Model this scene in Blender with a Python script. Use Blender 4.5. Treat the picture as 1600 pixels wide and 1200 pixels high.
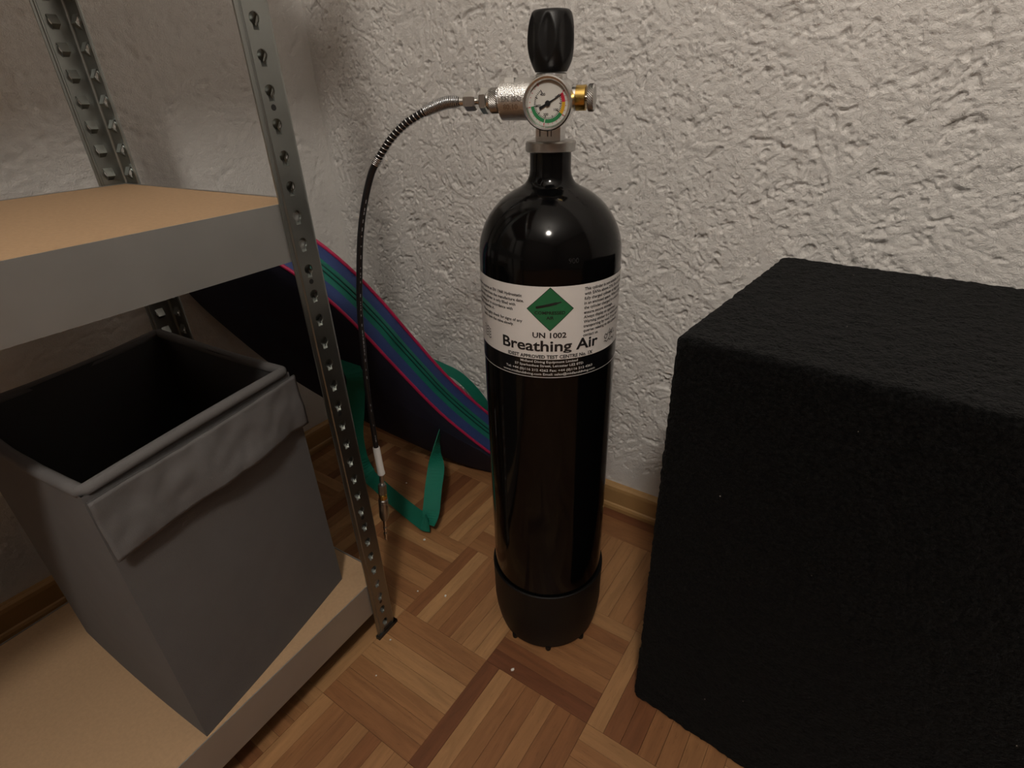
import bpy, bmesh, math, random
import numpy as np
from math import sin, cos, pi, radians
from mathutils import Vector, Matrix
from mathutils.geometry import tessellate_polygon

for o in list(bpy.data.objects):
    bpy.data.objects.remove(o)
sc = bpy.context.scene
COL = sc.collection
rnd = random.Random(7)

# ------------------------------------------------------------------ camera
F_PX = 843.4
CAM_H = 0.8073
cam_d = bpy.data.cameras.new('camera')
cam_d.sensor_fit = 'HORIZONTAL'
cam_d.sensor_width = 36.0
cam_d.lens = 36.0 * F_PX / 1600.0
cam_d.clip_start = 0.02
cam = bpy.data.objects.new('camera', cam_d)
COL.objects.link(cam)
cR = Vector((0.82676831, 0.56150675, -0.03412226))
cU = Vector((-0.24159813, 0.40920096, 0.87987778))
cW = Vector((-0.50802018, 0.71921119, -0.47397337))
m = Matrix.Identity(4)
for i in range(3):
    m[i][0] = cR[i]; m[i][1] = cU[i]; m[i][2] = -cW[i]
m[2][3] = CAM_H
cam.matrix_world = m
sc.camera = cam

# ------------------------------------------------------------------ world, exposure
w = bpy.data.worlds.new('world')
sc.world = w
w.use_nodes = True
w.node_tree.nodes['Background'].inputs[0].default_value = (0.5, 0.45, 0.4, 1)
w.node_tree.nodes['Background'].inputs[1].default_value = 0.02
sc.view_settings.view_transform = 'Standard'
sc.view_settings.look = 'None'
sc.view_settings.gamma = 1.0
sc.view_settings.use_curve_mapping = False
sc.view_settings.exposure = 0.0
sc.cycles.max_bounces = 7
sc.cycles.diffuse_bounces = 3
sc.cycles.glossy_bounces = 3
sc.cycles.transmission_bounces = 4
sc.cycles.transparent_max_bounces = 6
sc.cycles.caustics_reflective = False
sc.cycles.caustics_refractive = False

LAMP_POS = (0.29, -0.59, 1.95)
LAMP_STRENGTH = 132.0
LAMP_COLOR = (1.0, 0.915, 0.82)

# ------------------------------------------------------------------ helpers
def link(o, parent=None):
    COL.objects.link(o)
    if parent is not None:
        o.parent = parent
    return o

def mesh_obj(name, verts, faces, mat=None, parent=None, smooth=False, auto=None):
    me = bpy.data.meshes.new(name)
    me.from_pydata([tuple(v) for v in verts], [], [tuple(f) for f in faces])
    if mat is not None:
        me.materials.append(mat)
    if smooth:
        me.polygons.foreach_set('use_smooth', [True] * len(me.polygons))
        if auto:
            me.set_sharp_from_angle(angle=radians(auto))
    me.update()
    o = bpy.data.objects.new(name, me)
    return link(o, parent)

def empty(name, loc=(0, 0, 0), rot=(0, 0, 0)):
    o = bpy.data.objects.new(name, None)
    o.empty_display_size = 0.05
    o.location = loc
    o.rotation_euler = rot
    return link(o)

def tag(o, label=None, cat=None, group=None, kind=None):
    if label: o['label'] = label
    if cat: o['category'] = cat
    if group: o['group'] = group
    if kind: o['kind'] = kind
    return o

class MB:
    def __init__(s):
        s.v = []; s.f = []
    def add(s, verts, faces, M=None):
        b = len(s.v)
        for p in verts:
            p = Vector(p)
            s.v.append(M @ p if M is not None else p)
        for f in faces:
            s.f.append([b + i for i in f])
        return s
    def box(s, a, b, M=None):
        x0, y0, z0 = a; x1, y1, z1 = b
        V = [(x0, y0, z0), (x1, y0, z0), (x1, y1, z0), (x0, y1, z0), (x0, y0, z1), (x1, y0, z1), (x1, y1, z1), (x0, y1, z1)]
        return s.add(V, [(0, 3, 2, 1), (4, 5, 6, 7), (0, 1, 5, 4), (1, 2, 6, 5), (2, 3, 7, 6), (3, 0, 4, 7)], M)
    def lathe(s, prof, seg=48, M=None, cap=True, a0=0.0):
        n = len(prof); V = []; Fc = []
        for (r, z) in prof:
            for k in range(seg):
                a = a0 + 2 * pi * k / seg
                V.append((r * cos(a), r * sin(a), z))
        for i in range(n - 1):
            for k in range(seg):
                k2 = (k + 1) % seg
                Fc.append((i * seg + k, i * seg + k2, (i + 1) * seg + k2, (i + 1) * seg + k))
        if cap:
            Fc.append(tuple(reversed(range(seg))))
            Fc.append(tuple((n - 1) * seg + k for k in range(seg)))
        return s.add(V, Fc, M)
    def tube(s, path, r, seg=10, closed=False, M=None, cap=True):
        P = [Vector(p) for p in path]; n = len(P)
        rr = r if hasattr(r, '__len__') else [r] * n
        V = []; Fc = []
        up = None
        for i in range(n):
            if closed:
                t = (P[(i + 1) % n] - P[i - 1]).normalized()
            else:
                t = (P[min(i + 1, n - 1)] - P[max(i - 1, 0)]).normalized()
            if up is None:
                up = Vector((0, 0, 1)) if abs(t.z) < 0.9 else Vector((1, 0, 0))
            a = (up - t * up.dot(t)).normalized(); b = t.cross(a); up = a
            for k in range(seg):
                th = 2 * pi * k / seg
                V.append(P[i] + (a * cos(th) + b * sin(th)) * rr[i])
        m_ = n if closed else n - 1
        for i in range(m_):
            j = (i + 1) % n
            for k in range(seg):
                k2 = (k + 1) % seg
                Fc.append((i * seg + k, i * seg + k2, j * seg + k2, j * seg + k))
        if cap and not closed:
            Fc.append(tuple(reversed(range(seg))))
            Fc.append(tuple((n - 1) * seg + k for k in range(seg)))
        return s.add(V, Fc, M)
    def build(s, name, mat=None, parent=None, smooth=False, auto=None):
        return mesh_obj(name, s.v, s.f, mat, parent, smooth, auto)

def spline(pts, n):
    """Catmull-Rom through pts, n samples per span."""
    P = [Vector(p) for p in pts]
    Q = [P[0] * 2 - P[1]] + P + [P[-1] * 2 - P[-2]]
    out = []
    for i in range(1, len(Q) - 2):
        for k in range(n):
            t = k / n
            a, b, c, d = Q[i - 1], Q[i], Q[i + 1], Q[i + 2]
            out.append(0.5 * ((2 * b) + (c - a) * t + (2 * a - 5 * b + 4 * c - d) * t * t + (3 * b - a - 3 * c + d) * t ** 3))
    out.append(P[-1])
    return out

def ribbon(path, widths, wdirs, th=0.0014):
    """Webbing band along a path: width direction per point, a real thickness."""
    mb = MB(); P = [Vector(p) for p in path]; n = len(P); V = []; Fc = []
    for i in range(n):
        t = (P[min(i + 1, n - 1)] - P[max(i - 1, 0)]).normalized()
        wd = Vector(wdirs[i]); wd = (wd - t * wd.dot(t)).normalized()
        nn = t.cross(wd).normalized()
        h = widths[i] / 2
        for (a, b) in ((-h, -th / 2), (h, -th / 2), (h, th / 2), (-h, th / 2)):
            V.append(P[i] + wd * a + nn * b)
    for i in range(n - 1):
        for k in range(4):
            k2 = (k + 1) % 4
            Fc.append((i * 4 + k, i * 4 + k2, (i + 1) * 4 + k2, (i + 1) * 4 + k))
    Fc.append((3, 2, 1, 0)); Fc.append(tuple((n - 1) * 4 + k for k in range(4)))
    mb.add(V, Fc)
    return mb

def vnoise(p, seed=0):
    """value noise on an (n,3) array, range 0..1"""
    p = np.asarray(p, float)
    i = np.floor(p).astype(np.int64); f = p - i
    f = f * f * (3 - 2 * f)
    def h(ix, iy, iz):
        x = (ix * 374761393 + iy * 668265263 + iz * 2147483647 + seed * 974711) & 0xFFFFFFFF
        x = ((x ^ (x >> 13)) * 1274126177) & 0xFFFFFFFF
        x = x ^ (x >> 16)
        return (x & 0xFFFF) / 65535.0
    r = 0
    for dx in (0, 1):
        for dy in (0, 1):
            for dz in (0, 1):
                wgt = (f[:, 0] if dx else 1 - f[:, 0]) * (f[:, 1] if dy else 1 - f[:, 1]) * (f[:, 2] if dz else 1 - f[:, 2])
                r = r + wgt * h(i[:, 0] + dx, i[:, 1] + dy, i[:, 2] + dz)
    return r

# ------------------------------------------------------------------ materials
def new_mat(name):
    mt = bpy.data.materials.new(name); mt.use_nodes = True
    nt = mt.node_tree
    return mt, nt, nt.nodes['Principled BSDF'], nt.links

def nd(nt, kind, **kw):
    n = nt.nodes.new('ShaderNode' + kind)
    for k, v in kw.items():
        if k == 'inp':
            for kk, vv in v.items():
                n.inputs[kk].default_value = vv
        else:
            setattr(n, k, v)
    return n

def simple(name, col, rough=0.5, metal=0.0, noise=0.0, nscale=60.0, bump=0.0, bscale=300.0, coat=0.0, spec=None, rvar=0.0):
    mt, nt, b, L = new_mat(name)
    b.inputs['Base Color'].default_value = (*col, 1)
    b.inputs['Roughness'].default_value = rough
    b.inputs['Metallic'].default_value = metal
    if coat: b.inputs['Coat Weight'].default_value = coat
    if spec is not None: b.inputs['Specular IOR Level'].default_value = spec
    tc = nd(nt, 'TexCoord')
    if noise:
        n = nd(nt, 'TexNoise', inp={'Scale': nscale, 'Detail': 4.0})
        L.new(tc.outputs['Object'], n.inputs['Vector'])
        mr = nd(nt, 'MapRange', inp={'To Min': 1 - noise, 'To Max': 1 + noise})
        L.new(n.outputs['Fac'], mr.inputs['Value'])
        mx = nd(nt, 'Mix', data_type='RGBA', blend_type='MULTIPLY', inp={'Factor': 1.0})
        mx.inputs['A'].default_value = (*col, 1)
        L.new(mr.outputs['Result'], mx.inputs['B'])
        L.new(mx.outputs['Result'], b.inputs['Base Color'])
        if rvar:
            mr2 = nd(nt, 'MapRange', inp={'To Min': rough - rvar, 'To Max': rough + rvar})
            L.new(n.outputs['Fac'], mr2.inputs['Value'])
            L.new(mr2.outputs['Result'], b.inputs['Roughness'])
    if bump:
        n2 = nd(nt, 'TexNoise', inp={'Scale': bscale, 'Detail': 3.0})
        L.new(tc.outputs['Object'], n2.inputs['Vector'])
        bp = nd(nt, 'Bump', inp={'Strength': bump, 'Distance': 0.001})
        L.new(n2.outputs['Fac'], bp.inputs['Height'])
        L.new(bp.outputs['Normal'], b.inputs['Normal'])
    return mt

def wood_strip_material(name, attr_type):
    mt, nt, b, L = new_mat(name)
    tc = nd(nt, 'TexCoord')
    at = nd(nt, 'Attribute', attribute_type=attr_type, attribute_name='tint')
    info = nd(nt, 'ObjectInfo')
    if attr_type == 'OBJECT':
        sh = nd(nt, 'VectorMath', operation='SCALE', inp={'Scale': 13.0})
        cb = nd(nt, 'CombineXYZ')
        L.new(info.outputs['Random'], cb.inputs['X']); L.new(info.outputs['Random'], cb.inputs['Y'])
        L.new(cb.outputs[0], sh.inputs[0])
        ad = nd(nt, 'VectorMath', operation='ADD')
        L.new(tc.outputs['Object'], ad.inputs[0]); L.new(sh.outputs[0], ad.inputs[1])
        vec = ad.outputs[0]
    else:
        vec = tc.outputs['Object']
    mp = nd(nt, 'Mapping'); mp.inputs['Scale'].default_value = (9, 75, 40)
    L.new(vec, mp.inputs['Vector'])
    n1 = nd(nt, 'TexNoise', inp={'Scale': 1.0, 'Detail': 5.0, 'Roughness': 0.6, 'Distortion': 0.7})
    L.new(mp.outputs[0], n1.inputs['Vector'])
    mp2 = nd(nt, 'Mapping'); mp2.inputs['Scale'].default_value = (45, 420, 100)
    L.new(vec, mp2.inputs['Vector'])
    n2 = nd(nt, 'TexNoise', inp={'Scale': 1.0, 'Detail': 3.0, 'Roughness': 0.7, 'Distortion': 0.4})
    L.new(mp2.outputs[0], n2.inputs['Vector'])
    # tint 0..1: light tan -> honey -> red brown
    ramp = nd(nt, 'ValToRGB')
    e = ramp.color_ramp.elements
    e[0].position = 0.0; e[0].color = (0.43, 0.238, 0.105, 1)
    e[1].position = 1.0; e[1].color = (0.150, 0.055, 0.025, 1)
    x = e.new(0.45); x.color = (0.315, 0.152, 0.063, 1)
    x = e.new(0.75); x.color = (0.225, 0.093, 0.038, 1)
    L.new(at.outputs['Fac'], ramp.inputs['Fac'])
    g1 = nd(nt, 'MapRange', inp={'From Min': 0.3, 'From Max': 0.7, 'To Min': 0.78, 'To Max': 1.14})
    L.new(n1.outputs['Fac'], g1.inputs['Value'])
    g2 = nd(nt, 'MapRange', inp={'From Min': 0.58, 'From Max': 0.76, 'To Min': 1.0, 'To Max': 0.66})
    L.new(n2.outputs['Fac'], g2.inputs['Value'])
    mu = nd(nt, 'Math', operation='MULTIPLY')
    L.new(g1.outputs[0], mu.inputs[0]); L.new(g2.outputs[0], mu.inputs[1])
    mx = nd(nt, 'Mix', data_type='RGBA', blend_type='MULTIPLY', inp={'Factor': 1.0})
    L.new(ramp.outputs[0], mx.inputs['A']); L.new(mu.outputs[0], mx.inputs['B'])
    L.new(mx.outputs['Result'], b.inputs['Base Color'])
    b.inputs['Roughness'].default_value = 0.48
    b.inputs['Specular IOR Level'].default_value = 0.35
    bp = nd(nt, 'Bump', inp={'Strength': 0.25, 'Distance': 0.0006})
    L.new(n2.outputs['Fac'], bp.inputs['Height']); L.new(bp.outputs['Normal'], b.inputs['Normal'])
    return mt

def noise2(x, y, seed=0):
    """smooth value noise, range -1..1"""
    ix = np.floor(x).astype(np.int64); iy = np.floor(y).astype(np.int64)
    fx = x - ix; fy = y - iy
    fx = fx * fx * fx * (fx * (fx * 6 - 15) + 10); fy = fy * fy * fy * (fy * (fy * 6 - 15) + 10)
    def h(a, b):
        v = (a * 374761393 + b * 668265263 + seed * 362437) & 0xFFFFFFFF
        v = ((v ^ (v >> 13)) * 1274126177) & 0xFFFFFFFF
        v = v ^ (v >> 16)
        return (v & 0xFFFF) / 32767.5 - 1
    return (h(ix, iy) * (1 - fx) + h(ix + 1, iy) * fx) * (1 - fy) + (h(ix, iy + 1) * (1 - fx) + h(ix + 1, iy + 1) * fx) * fy

def plaster_relief(a, b, seed, n_strokes, amount, ca):
    """height of troweled render: crumbs, curved trowel sweeps and torn pits (metres)"""
    r = np.random.RandomState(seed)
    def rot(x, y, deg):
        c_, s_ = cos(radians(deg)), sin(radians(deg))
        return x * c_ + y * s_, -x * s_ + y * c_
    def fb(x, y, f, sd, deg=0, an=1.0):
        x, y = rot(x, y, deg)
        return noise2(x * f, y * f * an, sd)
    h = 0.0011 * fb(a, b, 14, seed + 1, 20) + 0.0005 * fb(a, b, 45, seed + 2, 50)
    crumb = 0.00050 * fb(a, b, 130, seed + 3, 35) + 0.00060 * fb(a, b, 260, seed + 4, 65)
    w1 = a + 0.009 * fb(a, b, 24, seed + 5, 15) + 0.003 * fb(a, b, 80, seed + 25, 40)
    w2 = b + 0.009 * fb(a + 3, b, 24, seed + 6, 55) + 0.003 * fb(a + 3, b, 80, seed + 26, 10)
    busy = np.clip(0.40 + 0.9 * fb(a, b, 9, seed + 8, 30), 0.15, 1)
    crease = np.abs(fb(w1, w2, 48, seed + 7, 33))
    h = h + crumb * (0.6 + 0.6 * busy) - 0.0012 * busy * np.clip(1 - crease / 0.13, 0, 1) * (fb(a, b, 40, seed + 19, 70) > -0.25)
    x0, x1, y0, y1 = a.min(), a.max(), b.min(), b.max()
    for i in range(n_strokes):
        R = r.uniform(0.02, 0.16) if r.rand() < 0.75 else r.uniform(0.16, 0.4)
        px, py = r.uniform(x0, x1), r.uniform(y0, y1)     # a point on the sweep
        th = r.uniform(0, 2 * pi)
        cx_, cy_ = px - R * cos(th), py - R * sin(th)
        wd_ = r.uniform(0.018, 0.050); half = r.uniform(0.04, 0.11) / R
        lim = wd_ + min(R, R * half) + 0.01
        sel = np.nonzero((np.abs(a - px) < lim) & (np.abs(b - py) < lim))[0]
        if len(sel) == 0: continue
        dx = a[sel] - cx_; dy = b[sel] - cy_
        rr = np.hypot(dx, dy); an = np.arctan2(dy, dx) - th
        an = (an + pi) % (2 * pi) - pi
        q = (rr - R) / wd_; g_ = an / max(0.05, min(half, 2.6))
        mk = np.clip((1 - q * q) * 2.2, 0, 1) * np.clip((1 - g_ * g_) * 2.2, 0, 1)
        if not mk.any(): continue
        wob = 0.0022 * noise2(a[sel] * 70, b[sel] * 70, seed + 20)
        n1 = noise2((rr + wob) / 0.0078, an * R / 0.035 + i * 7.3, seed + 30 + i % 7)
        n2 = noise2((rr + wob) / 0.0030, an * R / 0.012 + i * 3.1, seed + 40 + i % 5)
        ridge = 0.0008 * n1 + 0.00035 * n2 - 0.0017 * np.clip((0.25 - np.abs(n1)) / 0.25, 0, 1) * np.clip(0.6 + n2, 0, 1)
        k_ = r.uniform(0.6, 0.95)
        h[sel] = h[sel] * (1 - k_ * mk) + (ridge + 0.6 * crumb[sel] + 0.0006 * q * r.choice([-1, 1])) * k_ * mk
    # torn skins: plateaus with abrupt edges
    t1 = fb(w1, w2, 60, seed + 11, 25, 1.2) + 0.5 * fb(a, b, 150, seed + 12, 60)
    h += 0.0006 * busy * np.clip(t1 / 0.12, -1, 1) * 0.5
    # torn pits of several sizes
    for (f, sd, deg, an_, dep, thr, wdt) in ((70, 9, 28, 1.5, 0.0030, 0.62, 0.14), (125, 15, 62, 1.5, 0.0022, 0.56, 0.14), (150, 17, -35, 1.8, 0.0018, 0.58, 0.14)):
        p_ = fb(w1, w2, f, seed + sd, deg, an_) * 0.75 + fb(a, b, f * 0.42, seed + sd + 1, deg + 40) * 0.42
        h -= dep * np.clip((p_ - thr) / wdt, 0, 1)
    low = np.clip((b - 0.085) / 0.06, 0.25, 1)
    edge = np.clip(np.minimum(np.abs(a - ca), 9) / 0.025, 0, 1)
    return h * amount * low * edge

def plaster_material(name, col):
    mt, nt, b, L = new_mat(name)
    tc = nd(nt, 'TexCoord')
    n4 = nd(nt, 'TexNoise', inp={'Scale': 5.0, 'Detail': 3.0}); L.new(tc.outputs['Object'], n4.inputs['Vector'])
    mr = nd(nt, 'MapRange', inp={'To Min': 0.92, 'To Max': 1.08}); L.new(n4.outputs['Fac'], mr.inputs['Value'])
    mx = nd(nt, 'Mix', data_type='RGBA', blend_type='MULTIPLY', inp={'Factor': 1.0})
    mx.inputs['A'].default_value = (*col, 1); L.new(mr.outputs[0], mx.inputs['B'])
    L.new(mx.outputs['Result'], b.inputs['Base Color'])
    # grain too fine for the mesh
    nz = nd(nt, 'TexNoise', inp={'Scale': 330.0, 'Detail': 2.0, 'Roughness': 0.6, 'Distortion': 0.5}); L.new(tc.outputs['Object'], nz.inputs['Vector'])
    n5 = nd(nt, 'TexNoise', inp={'Scale': 105.0, 'Detail': 2.0, 'Roughness': 0.55, 'Distortion': 1.2}); L.new(tc.outputs['Object'], n5.inputs['Vector'])
    sb = nd(nt, 'Math', operation='SUBTRACT', inp={1: 0.5}); L.new(n5.outputs['Fac'], sb.inputs[0])
    ab = nd(nt, 'Math', operation='ABSOLUTE'); L.new(sb.outputs[0], ab.inputs[0])
    cr = nd(nt, 'MapRange', inp={'From Min': 0.0, 'From Max': 0.035, 'To Min': -0.28, 'To Max': 0.0}); L.new(ab.outputs[0], cr.inputs['Value'])
    sm_ = nd(nt, 'Math', operation='ADD'); L.new(nz.outputs['Fac'], sm_.inputs[0]); L.new(cr.outputs[0], sm_.inputs[1])
    bp = nd(nt, 'Bump', inp={'Strength': 0.8, 'Distance': 0.0016}); L.new(sm_.outputs[0], bp.inputs['Height'])
    L.new(bp.outputs['Normal'], b.inputs['Normal'])
    b.inputs['Roughness'].default_value = 0.9
    b.inputs['Specular IOR Level'].default_value = 0.15
    return mt

M = {}
M['plaster'] = plaster_material('rough_plaster', (0.74, 0.72, 0.69))
M['paint'] = simple('plain_wall_paint', (0.20, 0.17, 0.15), 0.9, noise=0.05, nscale=4)
M['ceiling'] = simple('ceiling_paint', (0.80, 0.79, 0.77), 0.9, noise=0.03, nscale=4)
M['joint'] = simple('parquet_joint', (0.05, 0.028, 0.014), 0.9, noise=0.2, nscale=20)
M['strip'] = wood_strip_material('parquet_wood', 'OBJECT')
M['strip_far'] = wood_strip_material('parquet_wood_field', 'GEOMETRY')
M['skirting'] = simple('skirting_pine', (0.42, 0.25, 0.10), 0.45, noise=0.22, nscale=14)
M['black_gloss'] = simple('black_enamel', (0.0022, 0.0022, 0.0024), 0.10, noise=0.1, nscale=8, spec=0.24, rvar=0.02)
M['boot'] = simple('black_rubber_boot', (0.0045, 0.0043, 0.004), 0.5, noise=0.2, nscale=40, bump=0.15, bscale=400, spec=0.3)
M['knob'] = simple('black_knob_plastic', (0.0045, 0.0045, 0.0048), 0.40, bump=0.12, bscale=900, spec=0.35)
M['nickel'] = simple('nickel_satin', (0.68, 0.675, 0.66), 0.24, 1.0, noise=0.10, nscale=90)
M['nickel_cast'] = simple('nickel_cast', (0.68, 0.675, 0.66), 0.30, 1.0, noise=0.12, nscale=90, bump=0.6, bscale=900)
M['nickel_dark'] = simple('nickel_brushed', (0.45, 0.44, 0.425), 0.34, 1.0, noise=0.15, nscale=60)
M['zinc_bright'] = simple('bright_zinc', (0.72, 0.72, 0.70), 0.22, 1.0, noise=0.08, nscale=80)
M['brass'] = simple('brass', (0.62, 0.42, 0.12), 0.26, 1.0, noise=0.12, nscale=70)
M['steel_hole'] = simple('stamped_mark', (0.10, 0.095, 0.09), 0.4, 1.0)
M['sticker'] = simple('white_vinyl', (0.70, 0.68, 0.66), 0.38, noise=0.03, nscale=30)
M['sticker_black'] = simple('black_vinyl', (0.006, 0.006, 0.007), 0.22)
M['ink'] = simple('black_ink', (0.012, 0.012, 0.013), 0.4)
M['ink_white'] = simple('white_ink', (0.62, 0.61, 0.60), 0.4)
M['green_print'] = simple('green_print', (0.018, 0.135, 0.055), 0.38, noise=0.05, nscale=30)
M['dial_white'] = simple('dial_white', (0.78, 0.77, 0.72), 0.5)
M['dial_green'] = simple('dial_green', (0.03, 0.26, 0.09), 0.5)
M['dial_yellow'] = simple('dial_yellow', (0.75, 0.42, 0.02), 0.5)
M['dial_red'] = simple('dial_red', (0.62, 0.02, 0.05), 0.5)
M['hose'] = simple('black_hose', (0.008, 0.008, 0.009), 0.38, bump=0.05, bscale=800)
M['spring'] = simple('spring_wire', (0.60, 0.61, 0.62), 0.25, 1.0)
M['hose_print'] = simple('grey_hose_print', (0.26, 0.27, 0.29), 0.5)
M['white_sleeve'] = simple('white_sleeve', (0.72, 0.71, 0.68), 0.5)
M['zinc'] = simple('galvanised_steel', (0.42, 0.432, 0.422), 0.42, 0.75, noise=0.10, nscale=18, rvar=0.06)
M['post'] = simple('galvanised_post', (0.33, 0.348, 0.332), 0.36, 1.0, noise=0.12, nscale=18, rvar=0.06)
M['mdf'] = simple('chipboard', (0.42, 0.275, 0.155), 0.75, noise=0.14, nscale=220, bump=0.1, bscale=500)
M['foot'] = simple('black_plastic_foot', (0.012, 0.012, 0.012), 0.4)
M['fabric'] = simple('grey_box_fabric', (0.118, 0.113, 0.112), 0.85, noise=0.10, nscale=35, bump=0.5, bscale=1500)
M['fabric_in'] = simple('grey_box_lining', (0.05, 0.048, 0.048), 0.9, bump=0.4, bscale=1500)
M['thread'] = simple('grey_thread', (0.30, 0.29, 0.28), 0.8)
M['navy'] = simple('navy_nylon', (0.0065, 0.008, 0.026), 0.75, noise=0.12, nscale=25, bump=0.4, bscale=1400)
M['blue'] = simple('blue_nylon', (0.020, 0.042, 0.155), 0.65, noise=0.12, nscale=30, bump=0.4, bscale=1400)
M['zip'] = simple('green_zip_tape', (0.0, 0.13, 0.095), 0.6, noise=0.12, nscale=60, bump=0.5, bscale=1600)
M['zipdark'] = simple('dark_zip_teeth', (0.0, 0.045, 0.035), 0.5)
M['pink'] = simple('pink_piping', (0.42, 0.015, 0.075), 0.4)
M['crumb'] = simple('white_crumb', (0.8, 0.78, 0.74), 0.8)

def webbing_material():
    mt, nt, b, L = new_mat('green_webbing')
    tc = nd(nt, 'TexCoord')
    wv = nd(nt, 'TexWave', wave_type='BANDS', bands_direction='DIAGONAL', inp={'Scale': 180.0, 'Distortion': 1.0, 'Detail': 1.0})
    L.new(tc.outputs['Object'], wv.inputs['Vector'])
    mr = nd(nt, 'MapRange', inp={'To Min': 0.8, 'To Max': 1.15}); L.new(wv.outputs['Fac'], mr.inputs['Value'])
    mx = nd(nt, 'Mix', data_type='RGBA', blend_type='MULTIPLY', inp={'Factor': 1.0})
    mx.inputs['A'].default_value = (0.0, 0.165, 0.105, 1); L.new(mr.outputs[0], mx.inputs['B'])
    L.new(mx.outputs['Result'], b.inputs['Base Color'])
    b.inputs['Roughness'].default_value = 0.7
    bp = nd(nt, 'Bump', inp={'Strength': 0.5, 'Distance': 0.0008}); L.new(wv.outputs['Fac'], bp.inputs['Height'])
    L.new(bp.outputs['Normal'], b.inputs['Normal'])
    return mt
M['webbing'] = webbing_material()

def foam_material():
    mt, nt, b, L = new_mat('black_granulate_foam')
    tc = nd(nt, 'TexCoord'); co = tc.outputs['Object']
    n = nd(nt, 'TexNoise', inp={'Scale': 260.0, 'Detail': 4.0, 'Roughness': 0.7}); L.new(co, n.inputs['Vector'])
    r = nd(nt, 'MapRange', inp={'From Min': 0.4, 'From Max': 0.75, 'To Min': 0.002, 'To Max': 0.013}); L.new(n.outputs['Fac'], r.inputs['Value'])
    # scattered pale specks of dust
    v = nd(nt, 'TexVoronoi', feature='F1', inp={'Scale': 70.0}); L.new(co, v.inputs['Vector'])
    sp = nd(nt, 'Math', operation='LESS_THAN', inp={1: 0.055}); L.new(v.outputs['Distance'], sp.inputs[0])
    vs = nd(nt, 'SeparateColor'); L.new(v.outputs['Color'], vs.inputs[0])
    pick = nd(nt, 'Math', operation='GREATER_THAN', inp={1: 0.9}); L.new(vs.outputs[0], pick.inputs[0])
    mm = nd(nt, 'Math', operation='MULTIPLY'); L.new(sp.outputs[0], mm.inputs[0]); L.new(pick.outputs[0], mm.inputs[1])
    mx = nd(nt, 'Mix', data_type='RGBA'); L.new(mm.outputs[0], mx.inputs['Factor'])
    cb = nd(nt, 'CombineColor'); 
    for i in range(3): L.new(r.outputs[0], cb.inputs[i])
    L.new(cb.outputs[0], mx.inputs['A']); mx.inputs['B'].default_value = (0.35, 0.32, 0.28, 1)
    L.new(mx.outputs['Result'], b.inputs['Base Color'])
    b.inputs['Roughness'].default_value = 1.0
    b.inputs['Specular IOR Level'].default_value = 0.06
    b.inputs['Sheen Weight'].default_value = 0.05
    b.inputs['Sheen Roughness'].default_value = 0.35
    bp = nd(nt, 'Bump', inp={'Strength': 1.0, 'Distance': 0.004}); L.new(n.outputs['Fac'], bp.inputs['Height'])
    L.new(bp.outputs['Normal'], b.inputs['Normal'])
    return mt
M['foam'] = foam_material()

# ------------------------------------------------------------------ room shell
X0, X1 = -1.112, 2.20       # left wall, right wall
Y0, Y1 = -2.30, 0.876       # wall behind the camera, back wall
ZC = 2.42

def grid_wall(name, us, vs, fn, mat):
    nu, nv = len(us), len(vs)
    U, Vv = np.meshgrid(us, vs)
    co = fn(U.ravel(), Vv.ravel()).astype(np.float32)
    idx = np.arange(nu * nv).reshape(nv, nu)
    q = np.stack([idx[:-1, :-1], idx[:-1, 1:], idx[1:, 1:], idx[1:, :-1]], -1).reshape(-1, 4)
    me = bpy.data.meshes.new(name)
    me.vertices.add(len(co)); me.vertices.foreach_set('co', co.ravel())
    me.loops.add(q.size); me.loops.foreach_set('vertex_index', q.ravel().astype(np.int32))
    me.polygons.add(len(q))
    me.polygons.foreach_set('loop_start', np.arange(0, q.size, 4, dtype=np.int32))
    me.polygons.foreach_set('use_smooth', np.ones(len(q), dtype=bool))
    me.update(calc_edges=True); me.validate()
    me.materials.append(mat)
    o = bpy.data.objects.new(name, me); link(o)
    tag(o, kind='structure')
    return o

XF, ZF, YF = 0.80, 1.06, -0.40     # the relief is modelled as far as any nearby viewpoint could see
xs = np.concatenate([np.arange(X0, XF, 0.0017), np.arange(XF, X1, 0.06), [X1]])
zs = np.concatenate([np.arange(0, ZF, 0.0017), np.arange(ZF, ZC, 0.06), [ZC]])
def back_fn(a, b):
    h = np.zeros_like(a); s_ = (a < XF) & (b < ZF)
    h[s_] = plaster_relief(a[s_], b[s_], 11, 570, 1.25, X0)
    return np.stack([a, Y1 - h, b], -1)
grid_wall('wall_back', xs, zs, back_fn, M['plaster'])
ysl = np.concatenate([np.arange(Y0, YF, 0.06), np.arange(YF, Y1, 0.0034), [Y1]])
zsl = np.concatenate([np.arange(0, ZF, 0.0034), np.arange(ZF, ZC, 0.06), [ZC]])
def left_fn(b, a):
    h = np.zeros_like(a); s_ = (a > YF) & (b < ZF)
    h[s_] = plaster_relief(a[s_], b[s_], 57, 420, 0.75, Y1)
    return np.stack([X0 + h, a, b], -1)
grid_wall('wall_left', zsl, ysl, left_fn, M['plaster'])

tag(MB().box((X1, Y0 - 0.1, 0), (X1 + 0.1, Y1, ZC)).build('wall_right', M['paint']), kind='structure')
tag(MB().box((X0, Y0 - 0.1, 0), (X1, Y0, ZC)).build('wall_front', M['paint']), kind='structure')
tag(MB().box((X0, Y0, ZC), (X1, Y1, ZC + 0.1)).build('ceiling', M['ceiling']), kind='structure')

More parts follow.
